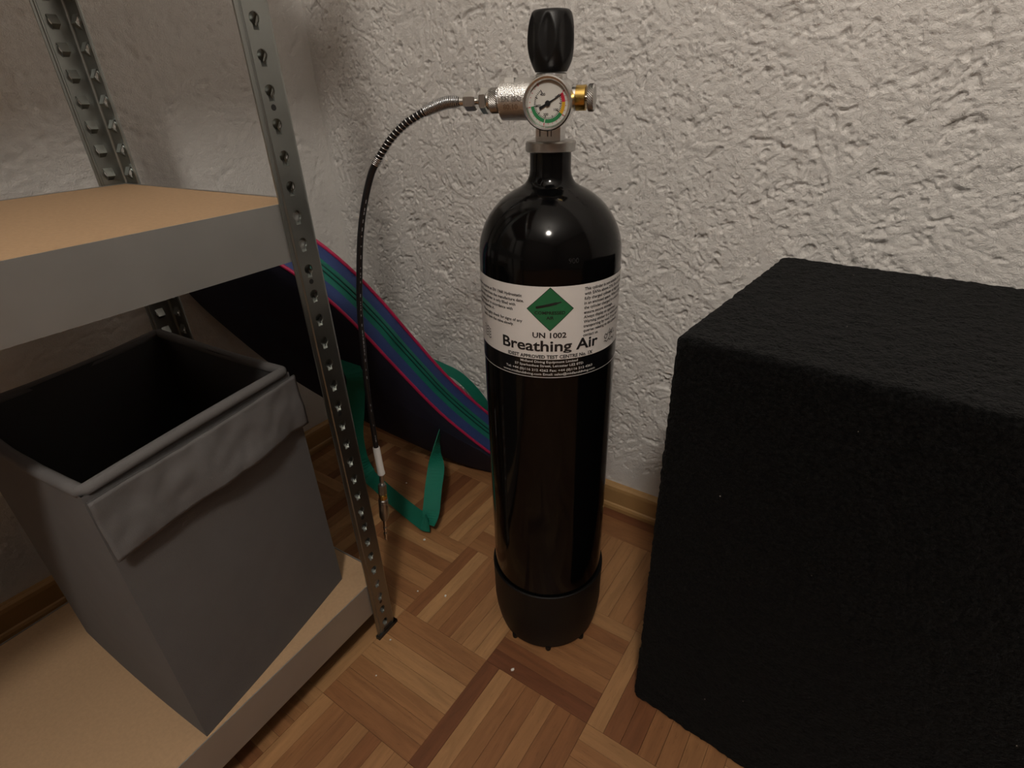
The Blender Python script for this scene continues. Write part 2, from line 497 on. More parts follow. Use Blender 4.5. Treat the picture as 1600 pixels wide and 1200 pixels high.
# floor: joint bed with every parquet strip laid on it
floor = tag(MB().box((X0, Y0, -0.06), (X1, Y1, -0.0072)).build('floor', M['joint']), kind='structure')
AX, AY, SQ = -0.3704, 0.4224, 0.1811
NP = 7
PW = SQ / NP
gap = 0.00018
hl, hw, ch = SQ / 2 - gap, PW / 2 - gap, 0.00022
pv = [(-hl, -hw, -0.0075), (hl, -hw, -0.0075), (hl, hw, -0.0075), (-hl, hw, -0.0075),
      (-hl, -hw, -ch), (hl, -hw, -ch), (hl, hw, -ch), (-hl, hw, -ch),
      (-hl + ch, -hw + ch, 0), (hl - ch, -hw + ch, 0), (hl - ch, hw - ch, 0), (-hl + ch, hw - ch, 0)]
pf = [(0, 1, 5, 4), (1, 2, 6, 5), (2, 3, 7, 6), (3, 0, 4, 7), (4, 5, 9, 8), (5, 6, 10, 9), (6, 7, 11, 10), (7, 4, 8, 11), (8, 9, 10, 11)]
strip_me = bpy.data.meshes.new('parquet_strip')
strip_me.from_pydata(pv, [], pf); strip_me.materials.append(M['strip']); strip_me.update()

TINT = {}
def setsq(i, j, vals):
    for k, v in enumerate(vals): TINT[(i, j, k)] = v
# strips counted from low x (upright squares) or low y (lying squares)
setsq(-1, -1, [0.62, 0.50, 0.45, 0.12, 0.10, 0.42, 0.50])
setsq(0, -1, [0.92, 0.18, 0.55, 0.62, 0.40, 0.66, 0.70])
setsq(0, 0, [0.98, 0.84, 0.50, 0.55, 0.50, 0.66, 0.22])
setsq(-1, 0, [0.70, 0.02, 0.46, 0.60, 0.35, 0.22, 0.12])
setsq(1, 0, [0.18, 0.80, 0.86, 0.62, 0.55, 0.45, 0.5])
setsq(1, -1, [0.55, 0.70, 0.55, 0.66, 0.5, 0.5, 0.22])
setsq(-2, 0, [0.40, 0.55, 0.30, 0.35, 0.62, 0.12, 0.40])
setsq(-2, -1, [0.5, 0.7, 0.35, 0.4, 0.5, 0.2, 0.06])
setsq(-1, -2, [0.2, 0.55, 0.62, 0.38, 0.72, 0.34, 0.36])

def in_photo(p):
    d = Vector(p) - Vector((0, 0, CAM_H))
    z = d.dot(cW)
    if z < 0.05: return None
    return 800 + F_PX * d.dot(cR) / z, 600 - F_PX * d.dot(cU) / z

cand = []; rest = []
i0, i1 = math.floor((X0 - AX) / SQ), math.ceil((X1 - AX) / SQ)
j0, j1 = math.floor((Y0 - AY) / SQ), math.ceil((Y1 - AY) / SQ)
for i in range(i0, i1):
    for j in range(j0, j1):
        for k in range(NP):
            if (i + j) % 2 == 0:
                c = (AX + (i + 0.5) * SQ, AY + (j + (k + 0.5) / NP) * SQ, 0); rz = 0.0
            else:
                c = (AX + (i + (k + 0.5) / NP) * SQ, AY + (j + 0.5) * SQ, 0); rz = pi / 2
            ex, ey = (hl, hw) if rz == 0 else (hw, hl)
            if c[0] - ex < X0 or c[0] + ex > X1 or c[1] + ey > Y1 or c[1] - ey < Y0:
                # clip at the walls
                lo = (max(c[0] - ex, X0), max(c[1] - ey, Y0)); hi = (min(c[0] + ex, X1), min(c[1] + ey, Y1))
                if hi[0] - lo[0] > 0.004 and hi[1] - lo[1] > 0.004:
                    rest.append((lo, hi, rz))
                continue
            tint = TINT.get((i, j, k), min(1, max(0, rnd.gauss(0.45, 0.24))))
            q = in_photo(c)
            vis = q is not None and -40 < q[0] < 1640 and 560 < q[1] < 1290 and c[0] > -0.98 and not (c[0] > -0.10 and c[1] > 0.52)
            if vis and c[0] < -0.60 and c[1] < 0.33: vis = False
            if vis: cand.append(((Vector(c) - Vector((0, 0, CAM_H))).length, c, rz, tint))
            else: rest.append(((c[0] - ex, c[1] - ey), (c[0] + ex, c[1] + ey), rz))
cand.sort(key=lambda a: a[0])
for (_, c, rz, tint) in cand[300:]:
    ex, ey = (hl, hw) if rz == 0 else (hw, hl)
    rest.append(((c[0] - ex, c[1] - ey), (c[0] + ex, c[1] + ey), rz))
for (_, c, rz, tint) in cand[:300]:
    o = bpy.data.objects.new('parquet_strip', strip_me)
    o.location = (c[0], c[1], -abs(rnd.gauss(0, 0.00012))); o.rotation_euler = (0, 0, rz + (pi if rnd.random() < 0.5 else 0))
    o['tint'] = float(tint)
    link(o, floor)
V = []; Fc = []; tv = []
for (lo, hi, rz) in rest:
    b = len(V)
    V += [(lo[0], lo[1], -0.0072), (hi[0], lo[1], -0.0072), (hi[0], hi[1], -0.0072), (lo[0], hi[1], -0.0072), (lo[0], lo[1], 0), (hi[0], lo[1], 0), (hi[0], hi[1], 0), (lo[0], hi[1], 0)]
    Fc += [(b, b + 1, b + 5, b + 4), (b + 1, b + 2, b + 6, b + 5), (b + 2, b + 3, b + 7, b + 6), (b + 3, b, b + 4, b + 7), (b + 4, b + 5, b + 6, b + 7)]
    tv += [min(1, max(0, rnd.gauss(0.45, 0.24)))] * 8
fld = mesh_obj('parquet_strip_field', V, Fc, M['strip_far'], floor)
at = fld.data.attributes.new('tint', 'FLOAT', 'POINT'); at.data.foreach_set('value', tv)
fld['kind'] = 'stuff'

# skirting boards
def skirting(name, prof, p0, p1, inward):
    """profile (out, z) swept from p0 to p1"""
    V = []; Fc = []
    iv = Vector(inward)
    for p in (p0, p1):
        for (o_, z) in prof: V.append(Vector((p[0], p[1], z)) + iv * o_)
    n = len(prof)
    for k in range(n):
        k2 = (k + 1) % n
        Fc.append((k, k2, n + k2, n + k))
    Fc += [tuple(range(n)), tuple(reversed(range(n, 2 * n)))]
    return tag(mesh_obj(name, V, Fc, M['skirting']), kind='structure')
prof = [(0, 0), (0.018, 0), (0.0185, 0.009), (0.0165, 0.014), (0.0135, 0.016), (0.0135, 0.050), (0.012, 0.057), (0.008, 0.061), (0, 0.062)]
skirting('baseboard_back', prof, (X0, Y1), (X1, Y1), (0, -1, 0))
skirting('baseboard_left', prof, (X0, Y0), (X0, Y1), (1, 0, 0))

# ------------------------------------------------------------------ ceiling lamp
lamp = empty('ceiling_lamp', (LAMP_POS[0], LAMP_POS[1], ZC))
tag(lamp, 'frosted glass globe lamp hanging from the ceiling on a cord', 'lamp')
LD = LAMP_POS[2] - ZC
MB().lathe([(0.05, -0.028), (0.055, -0.02), (0.055, 0)], 32).build('canopy', M['nickel_dark'], lamp, True, 40)
MB().lathe([(0.003, LD + 0.12), (0.003, -0.02)], 10).build('cord', M['hose'], lamp, True)
MB().lathe([(0.032, LD + 0.085), (0.035, LD + 0.09), (0.03, LD + 0.125), (0.008, LD + 0.13)], 28).build('lamp_holder', M['nickel_dark'], lamp, True, 40)
gm, nt_, b_, L_ = new_mat('lit_glass')
b_.inputs['Base Color'].default_value = (0.9, 0.88, 0.84, 1)
b_.inputs['Emission Color'].default_value = (*LAMP_COLOR, 1)
b_.inputs['Emission Strength'].default_value = LAMP_STRENGTH
MB().lathe([(max(0.001, 0.1 * sin(pi * k / 20)), LD - 0.1 * cos(pi * k / 20)) for k in range(0, 19)], 32).build('lamp_shade', gm, lamp, True)

# ------------------------------------------------------------------ breathing air cylinder
CX, CY = -0.3381, 0.5599
PHI = math.atan2(0.517, 0.856)
RT = 0.0855
cyl = empty('scuba_cylinder', (CX, CY, 0), (0, 0.0082, PHI))
tag(cyl, 'glossy black breathing air cylinder with a white sticker standing on the parquet', 'gas cylinder')
ZS = 0.637   # shoulder
prof = [(0.001, 0.012), (0.05, 0.016), (0.07, 0.03), (0.081, 0.05), (RT, 0.075), (RT, 0.2), (RT, 0.35), (RT, 0.5), (RT, ZS - 0.02)]
# dome with a reverse curve up into the neck
RN = 0.0232
for k in range(0, 15):
    a = radians(66) * k / 14
    prof.append((RT * cos(a) if k else RT, ZS + 0.082 * sin(a)))
r1, z1 = prof[-1]
prof += [(r1 - 0.0055, z1 + 0.0035), (r1 - 0.0085, z1 + 0.0075), (RN + 0.0008, z1 + 0.013), (RN, z1 + 0.019), (RN, 0.7525)]
MB().lathe(prof, 96).build('tank_body', M['black_gloss'], cyl, True, 50)
# boot with a lip and small feet
RB = 0.0886
bp_ = [(0.074, 0.0065), (0.0795, 0.0075), (0.083, 0.02), (0.0865, 0.04), (RB, 0.062), (RB, 0.10), (RB + 0.0008, 0.126), (RB + 0.0008, 0.133), (RB - 0.0005, 0.1345), (RT + 0.0002, 0.1335), (RT + 0.0001, 0.10)]
boot = MB().lathe(bp_, 72, cap=False).build('boot', M['boot'], cyl, True, 40)
MB().lathe([(0.001, 0.006), (0.074, 0.0065)], 48, cap=False).build('boot_sole', M['boot'], boot, True)
for k in range(8):
    a = 2 * pi * (k + 0.02) / 8 - pi / 2
    f = MB().lathe([(0.0042, 0.0), (0.0048, 0.002), (0.0048, 0.009)], 10, Matrix.Translation((0.0772 * cos(a), 0.0772 * sin(a), 0)))
    f.build('boot_foot', M['boot'], boot, True, 40)

# --- sticker
def band(z0, z1, r, a0, a1, n=64, rows=1):
    V = []; Fc = []
    for j in range(rows + 1):
        z = z0 + (z1 - z0) * j / rows
        for k in range(n + 1):
            a = a0 + (a1 - a0) * k / n
            V.append((r * sin(a), -r * cos(a), z))
    for j in range(rows):
        for k in range(n):
            Fc.append((j * (n + 1) + k, j * (n + 1) + k + 1, (j + 1) * (n + 1) + k + 1, (j + 1) * (n + 1) + k))
    # thickness
    nb = len(V)
    V2 = [(x * (r - 0.0003) / r, y * (r - 0.0003) / r, z) for (x, y, z) in V]
    Fc2 = [tuple(nb + i for i in reversed(f)) for f in Fc]
    return V + V2, Fc + Fc2

RL = RT + 0.0004
ZL_TOP, ZL_W, ZL_BOT = 0.6205, 0.5325, 0.5085
V, Fc = band(ZL_W, ZL_TOP, RL, radians(-150), radians(150), 120)
sticker = mesh_obj('sticker', V, Fc, M['sticker'], cyl, True)
sticker['label'] = 'white printed sticker wrapped round the cylinder'
V, Fc = band(ZL_BOT + 0.0008, ZL_W, RL, radians(-150), radians(150), 120)
mesh_obj('address_strip', V, Fc, M['sticker_black'], sticker, True)
V, Fc = band(ZL_BOT, ZL_BOT + 0.0008, RL, radians(-150), radians(150), 120)
mesh_obj('border_line', V, Fc, M['ink_white'], sticker, True)

def text_mesh(s, size=1.0, bold=0.0, res=2, align='LEFT', sp=1.0):
    cu = bpy.data.curves.new('txt', 'FONT'); cu.body = s; cu.size = size
    cu.offset = bold * size; cu.resolution_u = res; cu.align_x = align; cu.space_character = sp
    cu.fill_mode = 'FRONT' if hasattr(cu, 'fill_mode') and 'FRONT' in [e.identifier for e in cu.bl_rna.properties['fill_mode'].enum_items] else cu.fill_mode
    ob = bpy.data.objects.new('txt', cu); COL.objects.link(ob)
    me = bpy.data.meshes.new_from_object(ob)
    V = [tuple(v.co) for v in me.vertices]; Fc = [tuple(p.vertices) for p in me.polygons]
    bpy.data.objects.remove(ob); bpy.data.curves.remove(cu); bpy.data.meshes.remove(me)
    return V, Fc

def wrap_text(s, z, th, mat, width=None, size=None, bold=0.012, align='CENTER', r=RL + 0.00035, name='printed_line', height=None, sp=1.0, desc=1.0):
    V, Fc = text_mesh(s, 1.0, bold, 4 if (width or 0) > 0.1 and (height or 0) > 0.01 else 2, sp=sp)
    if not V: return
    x0 = min(v[0] for v in V); x1 = max(v[0] for v in V)
    kx = (width / (x1 - x0)) if width else size
    kz = size if size else kx
    if height:
        kz = height / 0.72     # cap height of the face is about 0.72 em
    off = -(x0 + x1) / 2 if align == 'CENTER' else (-x0 if align == 'LEFT' else -x1)
    W = []
    for (x, y, _) in V:
        a = th + (x + off) * kx / RL
        if y < 0: y *= desc
        W.append((r * sin(a), -r * cos(a), z + y * kz))
    return mesh_obj(name, W, Fc, mat, sticker)

def wrap_poly(pts, th, z, mat, r=RL + 0.00025, name='emblem', n=1):
    """flat polygon (arc length, height) wrapped on the cylinder"""
    tri = tessellate_polygon([[Vector((x, y, 0)) for x, y in pts]])
    bm = bmesh.new()
    vs = [bm.verts.new((x, y, 0)) for x, y in pts]
    for t in tri:
        try: bm.faces.new([vs[i] for i in t])
        except ValueError: pass
    bmesh.ops.subdivide_edges(bm, edges=bm.edges[:], cuts=n, use_grid_fill=True)
    for v in bm.verts:
        a = th + v.co.x / RL; zz = z + v.co.y
        v.co = (r * sin(a), -r * cos(a), zz)
    me = bpy.data.meshes.new(name); bm.to_mesh(me); bm.free(); me.materials.append(mat)
    return link(bpy.data.objects.new(name, me), sticker)

def stroke(pts, wd, th, z, name, mat):
    P = [Vector((x, y, 0)) for x, y in pts]; L_ = []; R_ = []
    for i in range(len(P)):
        t = (P[min(i + 1, len(P) - 1)] - P[max(i - 1, 0)]).normalized(); nn = Vector((-t.y, t.x, 0))
        L_.append(P[i] + nn * wd / 2); R_.append(P[i] - nn * wd / 2)
    V = []
    for p in L_ + R_:
        a = th + p.x / RL; r = RL + 0.0005
        V.append((r * sin(a), -r * cos(a), z + p.y))
    n = len(P)
    return mesh_obj(name, V, [(i, i + 1, n + i + 1, n + i) for i in range(n - 1)], mat, sticker)

zd = 0.5945
wrap_poly([(-0.0268, 0), (0, -0.0262), (0.0268, 0), (0, 0.0256)], 0, zd, M['ink'], RL + 0.0002, 'diamond_border', 6)
wrap_poly([(-0.0259, 0), (0, -0.0253), (0.0259, 0), (0, 0.0247)], 0, zd, M['green_print'], RL + 0.0004, 'diamond', 6)
ang = radians(13)
ico = [(-0.0150, -0.0014), (-0.0158, 0), (-0.0150, 0.0014), (0.0075, 0.0015), (0.0093, 0.0008), (0.0135, 0.0007), (0.0135, -0.0005), (0.0093, -0.0008), (0.0075, -0.0015)]
wrap_poly([(x * cos(ang) - y * sin(ang), x * sin(ang) + y * cos(ang)) for x, y in ico], radians(-0.6), zd + 0.0054, M['ink'], RL + 0.0007, 'cylinder_symbol', 2)
wrap_text('COMPRESSED', zd - 0.0058, radians(-0.2), M['ink'], width=0.0345, height=0.0037, bold=0.02, r=RL + 0.0007)
wrap_text('AIR', zd - 0.0117, 0, M['ink'], width=0.0083, height=0.0037, bold=0.02, r=RL + 0.0007)
wrap_text('UN 1002', 0.5600, radians(-0.4), M['ink'], width=0.0390, height=0.0067, bold=0.026)
wrap_text('Breathing Air', 0.5432, radians(0.4), M['ink'], width=0.1210, height=0.0138, bold=0.022, desc=0.55)
wrap_text('IDEST APPROVED TEST CENTRE No. 1X', 0.5340, radians(0.5), M['ink'], width=0.1060, height=0.0044, bold=0.030)
for s, z, wd in (('Midland Diving Equipment Limited', 0.5281, 0.0690), ('57 Sparkenhoe Street, Leicester LE2 0TD', 0.5230, 0.0840),
                 ('Tel: +44 (0)116 212 4262 Fax: +44 (0)116 212 4263', 0.5171, 0.1100), ('www.midlanddiving.com Email: sales@midlanddiving.com', 0.5120, 0.1190)):
    wrap_text(s, z, radians(-0.6), M['ink_white'], width=wd, height=0.0031, bold=0.012)
left = [('cylinder requires an EN 1968 Hydrostatic', -21.5, 0.6072), ('test 5 years from the manufacture date.', -20.0, 0.6013), ('Ensure this cylinder is only filled with', -27.0, 0.5957), ('breathing air in accordance with', -29.5, 0.5899),
        ('EN 12021 Appendix A.', -49.0, 0.5843), ('Thoroughly check for signs of any', -21.5, 0.5772), ('leaks, open the valve slowly.', -29.0, 0.5716)]
for s, a, z in left:
    wrap_text(s, z, radians(a), M['ink'], size=0.0050, bold=0.018, align='RIGHT')
right = ['This cylinder is not suitable for use', 'with EANx above 21%. Do not leave', 'fully charged cylinder at high temp', 'in an enclosed space. When carrying', 'the cylinder charged in a vehicle',
         'ensure secure stowage.', 'Always display an approved', 'Warning sticker in a vehicle when', 'transporting by road. If you have', 'queries relating to this cylinder', 'contact us.']
for i, s in enumerate(right):
    wrap_text(s, 0.6134 - 0.00553 * i, radians(26.3), M['ink'], size=0.0050, bold=0.018, align='LEFT')
# wave emblem (left) and scribbled emblem over a wave (right)
for i in range(4):
    stroke([(-0.012 + 0.016 * k / 14, 0.0012 * sin(k * 0.9 + i * 0.4) - 0.0012 * k / 14 * 1.5) for k in range(15)], 0.0009, radians(-58), 0.5585 - 0.0040 * i, 'wave_emblem', M['ink'])
stroke([(-0.008 + 0.024 * k / 20, 0.0013 * sin(k * 1.0)) for k in range(21)], 0.0009, radians(54), 0.5425, 'wave_emblem', M['ink'])
for pts in ([(-0.006, 0.002), (-0.008, 0.005), (-0.006, 0.008), (-0.002, 0.006), (-0.003, 0.002), (-0.006, 0.002)], [(-0.002, 0.006), (0.003, 0.013), (0.004, 0.002), (0.002, 0.0)],
            [(0.001, 0.007), (0.007, 0.007)], [(0.006, 0.010), (0.010, 0.004)], [(0.010, 0.011), (0.006, 0.003)], [(0.013, 0.010), (0.012, 0.004), (0.016, 0.005)]):
    stroke(pts, 0.0011, radians(54), 0.5440, 'diver_emblem', M['ink'])

# stamped digits on the shoulder
def stamp(s, th, z, size):
    V, Fc = text_mesh(s, size, 0.0, 2)
    W = []
    for (x, y, _) in V:
        zz = z + y; rr = RT + 0.0002
        if zz > ZS: rr = RT * math.sqrt(max(0.05, 1 - ((zz - ZS) / 0.082) ** 2)) + 0.0002
        a = th + x / rr
        W.append((rr * sin(a), -rr * cos(a), zz))
    mesh_obj('stamped_digits', W, Fc, M['ink'], bpy.data.objects['tank_body'])
stamp('900', radians(13), 0.645, 0.008)

# --- valve (own frame: axis along x, gauge towards -y)
VZ = 0.8008
VM = Matrix.Translation((0, 0, VZ)) @ Matrix.Rotation(radians(-13), 4, 'Z')
AXX = Matrix.Rotation(radians(90), 4, 'Y')      # local z -> +x
def xl(prof, seg=40, mb=None, a0=0.0):
    """lathe about the valve axis; prof = (x, r)"""
    mb = mb or MB()
    return mb.lathe([(r, x) for (x, r) in prof], seg, VM @ AXX, True, a0)
vb = xl([(-0.0545, 0.0190), (-0.0535, 0.0206), (-0.019, 0.0206), (0.012, 0.0206), (0.020, 0.0175), (0.0235, 0.0135)], 56)
# neck block under the body with two flats, and the shoulder towards the knob
vb.box((-0.0135, -0.0135, -0.041), (0.0135, 0.0135, -0.008), VM)
vb.lathe([(0.0165, 0.006), (0.0165, 0.0225), (0.0150, 0.0240)], 40, VM)
valve = vb.build('valve_body', M['nickel_cast'], cyl, True, 35)
MB().lathe([(0.0265, 0.7490), (0.0278, 0.7500), (0.0278, 0.7585), (0.0265, 0.7600), (0.015, 0.7602)], 48).build('valve_collar', M['nickel_dark'], valve, True, 30)
# cut marks on the neck block
for xx in (-0.0095, -0.001, 0.003):
    MB().box((xx, -0.0139, -0.036), (xx + 0.0010, -0.0134, -0.027), VM).build('neck_mark', M['steel_hole'], valve)
MB().box((-0.0085, -0.0139, -0.0275), (-0.0015, -0.0134, -0.0265), VM).build('neck_mark', M['steel_hole'], valve)
# raised letters on the body
def valve_text(s, x, ang, size):
    V, Fc = text_mesh(s, size, 0.03 * 1, 2, 'LEFT')
    W = []
    r = 0.0210
    for (tx, ty, _) in V:
        a = ang + ty / r
        W.append(VM @ Vector((x + tx, -r * cos(a), r * sin(a))))
    mesh_obj('cast_lettering', W, Fc, M['nickel_dark'], valve)
valve_text('EN ISO', -0.0500, radians(-4), 0.0074)
valve_text('80.10', -0.0480, radians(-25), 0.0074)
# white mark on top of the body
MB().box((-0.0475, -0.0125, 0.0150), (-0.0375, -0.0035, 0.0209), VM).build('white_mark', M['white_sleeve'], valve)
# right hand side: silver neck, brass plug, knurled bleed screw
rs = xl([(0.0225, 0.0118), (0.0228, 0.0122), (0.0278, 0.0122)], 40).build('side_neck', M['zinc_bright'], valve, True, 30)
xl([(0.0276, 0.0118), (0.0280, 0.0122), (0.0376, 0.0122), (0.0382, 0.0114)], 40).build('brass_plug', M['brass'], valve, True, 30)
xl([(0.0380, 0.0035), (0.0405, 0.0035)], 20).build('screw_shaft', M['zinc_bright'], valve, True, 30)
def knurl(x0, x1, r, name, mat, parent, seg=72, rows=7):
    mb = MB(); V = []; Fc = []
    for j in range(rows + 1):
        x = x0 + (x1 - x0) * j / rows
        for k in range(seg):
            a = 2 * pi * k / seg
            rr = r + (0.0004 if (j + k) % 2 else -0.0002)
            if j in (0, rows): rr = r - 0.0006
            V.append((x, rr * cos(a), rr * sin(a)))
    for j in range(rows):
        for k in range(seg):
            k2 = (k + 1) % seg
            Fc.append((j * seg + k, (j + 1) * seg + k, (j + 1) * seg + k2, j * seg + k2))
    Fc.append(tuple(range(seg))); Fc.append(tuple(reversed([rows * seg + k for k in range(seg)])))
    mb.add(V, Fc, VM)
    return mb.build(name, mat, parent)
knurl(0.0402, 0.0468, 0.0129, 'bleed_screw', M['nickel_dark'], valve, rows=6)

# knob: barrel with lens-shaped flutes
V = []; Fc = []; seg = 96; rows = 28; KZ0, KH = 0.8255, 0.0535
for j in range(rows + 1):
    t = j / rows
    base = 0.0246 * (1 - (0.30 if t < 0.52 else 0.235) * (abs(t - 0.52) / 0.50) ** 2.1)
    env = max(0, 1 - ((t - 0.55) / 0.38) ** 2)
    for k in range(seg):
        a = 2 * pi * k / seg
        ph = ((a * 7 / (2 * pi) + 0.5) % 1) - 0.5
        wdt = 0.42 * env ** 0.7 if env > 0 else 0
        g = 0
        if wdt > 0.02 and abs(ph) < wdt:
            g = 0.0040 * (1 - abs(ph / wdt) ** 1.6) * math.sqrt(env)
        rr = base - g
        if j == rows: rr = base - 0.0012
        V.append((rr * cos(a), rr * sin(a), KZ0 + KH * t))
for j in range(rows):
    for k in range(seg):
        k2 = (k + 1) % seg
        Fc.append((j * seg + k, j * seg + k2, (j + 1) * seg + k2, (j + 1) * seg + k))
Fc.append(tuple(reversed(range(seg)))); Fc.append(tuple(rows * seg + k for k in range(seg)))
mesh_obj('valve_knob', V, Fc, M['knob'], cyl, True, 45)

# pressure gauge, dial facing the camera side
GR = 0.0250
GM = VM @ Matrix.Translation((0.0065, -0.046, -0.0037)) @ Matrix.Rotation(radians(90), 4, 'X') @ Matrix.Rotation(radians(0), 4, 'Z')
# in gauge frame: x right, y up, z towards the viewer
g = MB().lathe([(0.0215, -0.020), (GR - 0.001, -0.019), (GR - 0.0008, -0.002), (GR, -0.001), (GR, 0.0018), (GR - 0.0012, 0.0030), (GR - 0.0030, 0.0026), (GR - 0.0042, 0.0006), (GR - 0.0046, -0.0020)], 64, GM, cap=False)
gauge = g.build('pressure_gauge', M['nickel'], cyl, True, 30)
gauge['label'] = 'round pressure gauge with white dial'
MB().lathe([(0.0215, -0.0202), (0.006, -0.0202), (0.006, -0.030)], 32, GM).build('gauge_stem', M['nickel_dark'], gauge, True, 30)
def disc(r, z, n=56):
    return [(0, 0, z)] + [(r * cos(2 * pi * k / n), r * sin(2 * pi * k / n), z) for k in range(n)], [(0, 1 + k, 1 + (k + 1) % n) for k in range(n)]
V, Fc = disc(GR - 0.0044, -0.0020); MB().add(V, Fc, GM).build('dial', M['dial_white'], gauge)
def arc(r0, r1, a0, a1, z, name, mat, n=24):
    V = []; Fc = []
    for k in range(n + 1):
        a = radians(a0 + (a1 - a0) * k / n)
        V += [(r0 * cos(a), r0 * sin(a), z), (r1 * cos(a), r1 * sin(a), z)]
    for k in range(n): Fc.append((2 * k, 2 * k + 1, 2 * k + 3, 2 * k + 2))
    return MB().add(V, Fc, GM).build(name, mat, gauge)
r0, r1 = 0.0143, 0.0177
arc(r0, r1, 33, 4, -0.0018, 'red_zone', M['dial_red'])
arc(r0, r1, 4, -34, -0.0018, 'yellow_zone', M['dial_yellow'])
arc(r0, r1, -34, -100, -0.0018, 'green_zone', M['dial_green'])
arc(r0, r1, -103.5, -171, -0.0018, 'green_zone', M['dial_green'])
tk = MB(); rk = MB()
for k in range(0, 41):
    a = radians(34 - 6.8 * k)
    ln = 0.0034 if k % 10 == 0 else (0.0026 if k % 5 == 0 else 0.0016)
    d = Vector((cos(a), sin(a), 0)); nrm = Vector((-sin(a), cos(a), 0))
    w_ = 0.00028 if k % 5 else 0.00042
    p0, p1 = d * 0.0142, d * (0.0142 - ln)
    tk.add([p0 + nrm * w_ + Vector((0, 0, -0.0017)), p0 - nrm * w_ + Vector((0, 0, -0.0017)), p1 - nrm * w_ + Vector((0, 0, -0.0017)), p1 + nrm * w_ + Vector((0, 0, -0.0017))], [(0, 1, 2, 3)], GM)
    if k % 2 == 0:
        p0, p1 = d * 0.0180, d * (0.0190 if k % 10 else 0.0200)
        rk.add([p0 + nrm * w_ + Vector((0, 0, -0.0017)), p0 - nrm * w_ + Vector((0, 0, -0.0017)), p1 - nrm * w_ + Vector((0, 0, -0.0017)), p1 + nrm * w_ + Vector((0, 0, -0.0017))], [(0, 1, 2, 3)], GM)
tk.build('dial_ticks', M['ink'], gauge); rk.build('red_dial_ticks', M['dial_red'], gauge)
for s, a in (('0', 34), ('100', -34), ('200', -102), ('300', -170), ('400', 122)):
    V, Fc = text_mesh(s, 0.0034, 0.02, 2, 'CENTER')
    c = Vector((0.0098 * cos(radians(a)), 0.0098 * sin(radians(a)) - 0.0014, -0.0017))
    MB().add([Vector(v) + c for v in V], Fc, GM).build('dial_numeral', M['ink'], gauge)
na = radians(29); d = Vector((cos(na), sin(na), 0)); nrm = Vector((-sin(na), cos(na), 0)); zz = Vector((0, 0, -0.0008))
pts = [d * 0.0160 + nrm * 0.0002, d * 0.0160 - nrm * 0.0002, d * 0.004 - nrm * 0.0007, -d * 0.0095 - nrm * 0.0014, -d * 0.0095 + nrm * 0.0014, d * 0.004 + nrm * 0.0007]
nv_ = [p + zz for p in pts] + [p + zz - Vector((0, 0, 0.0004)) for p in pts]
MB().add(nv_, [(5, 4, 3, 2, 1, 0), (6, 7, 8, 9, 10, 11)] + [(i, (i + 1) % 6, 6 + (i + 1) % 6, 6 + i) for i in range(6)], GM).build('needle', M['ink'], gauge)
MB().lathe([(0.0026, -0.0018), (0.0028, -0.0006), (0.0022, 0.0002)], 20, GM).build('needle_hub', M['ink'], gauge, True, 30)
glm, nt_, b_, L_ = new_mat('gauge_lens')
b_.inputs['Base Color'].default_value = (1, 1, 1, 1); b_.inputs['Roughness'].default_value = 0.03
b_.inputs['Transmission Weight'].default_value = 1.0; b_.inputs['IOR'].default_value = 1.2; b_.inputs['Alpha'].default_value = 0.25
MB().lathe([(0.0001, 0.0021), (GR - 0.0035, 0.0016)], 40, GM, cap=False).build('lens', glm, gauge, True)

# ------------------------------------------------------------------ filling hose
HX = Vector((-0.95, -0.312, 0)).normalized()
HC = Vector((CX + 0.0056, CY + 0.0034, 0))
def hp(s, z): return HC + HX * s + Vector((0, 0, z))
hose_pts = [(0.090, 0.8008), (0.1076, 0.8008), (0.117, 0.8008), (0.1262, 0.7992), (0.1442, 0.7936), (0.1595, 0.7874), (0.177, 0.7784), (0.196, 0.7636), (0.2093, 0.7496), (0.2169, 0.7409), (0.2285, 0.7247),
            (0.242, 0.6955), (0.2535, 0.6632), (0.2644, 0.6204), (0.2784, 0.5463), (0.2845, 0.4858), (0.290, 0.4205), (0.2925, 0.3622), (0.2941, 0.300), (0.2936, 0.247)]
tip = hp(0.3098, 0)
hose = empty('fill_hose', (tip.x, tip.y, 0))
tag(hose, 'black filling hose with steel spring hanging from the cylinder valve', 'hose')
HT = Matrix.Translation((-tip.x, -tip.y, 0))
path = spline([hp(s, z) for s, z in hose_pts], 10)
MB().tube([HT @ p for p in path], 0.0042, 14).build('hose_tube', M['hose'], hose, True)
# arc length table
L = [0.0]
for i in range(1, len(path)): L.append(L[-1] + (path[i] - path[i - 1]).length)
def at_len(l):
    l = min(max(l, 0), L[-1] - 1e-6)
    import bisect
    i = max(0, min(len(L) - 2, bisect.bisect_right(L, l) - 1))
    t = (l - L[i]) / (L[i + 1] - L[i])
    p = path[i].lerp(path[i + 1], t); tg = (path[i + 1] - path[i]).normalized()
    return p, tg
def len_at(k): return L[min(len(L) - 1, k * 10)]
side = Vector((HX.y, -HX.x, 0)).normalized()
def coil(l0, l1, pitch, r, wire, rfun=None):
    turns = (l1 - l0) / pitch; n = max(8, int(turns * 14)); P = []
    for k in range(n + 1):
        t = k / n; p, tg = at_len(l0 + (l1 - l0) * t)
        e1 = side; e2 = tg.cross(e1).normalized()
        a = 2 * pi * turns * t
        rr = rfun(t) if rfun else r
        P.append(HT @ (p + (e1 * cos(a) + e2 * sin(a)) * rr))
    return MB().tube(P, wire, 6)
la, lb, lc = 0.0145, len_at(4), len_at(9)
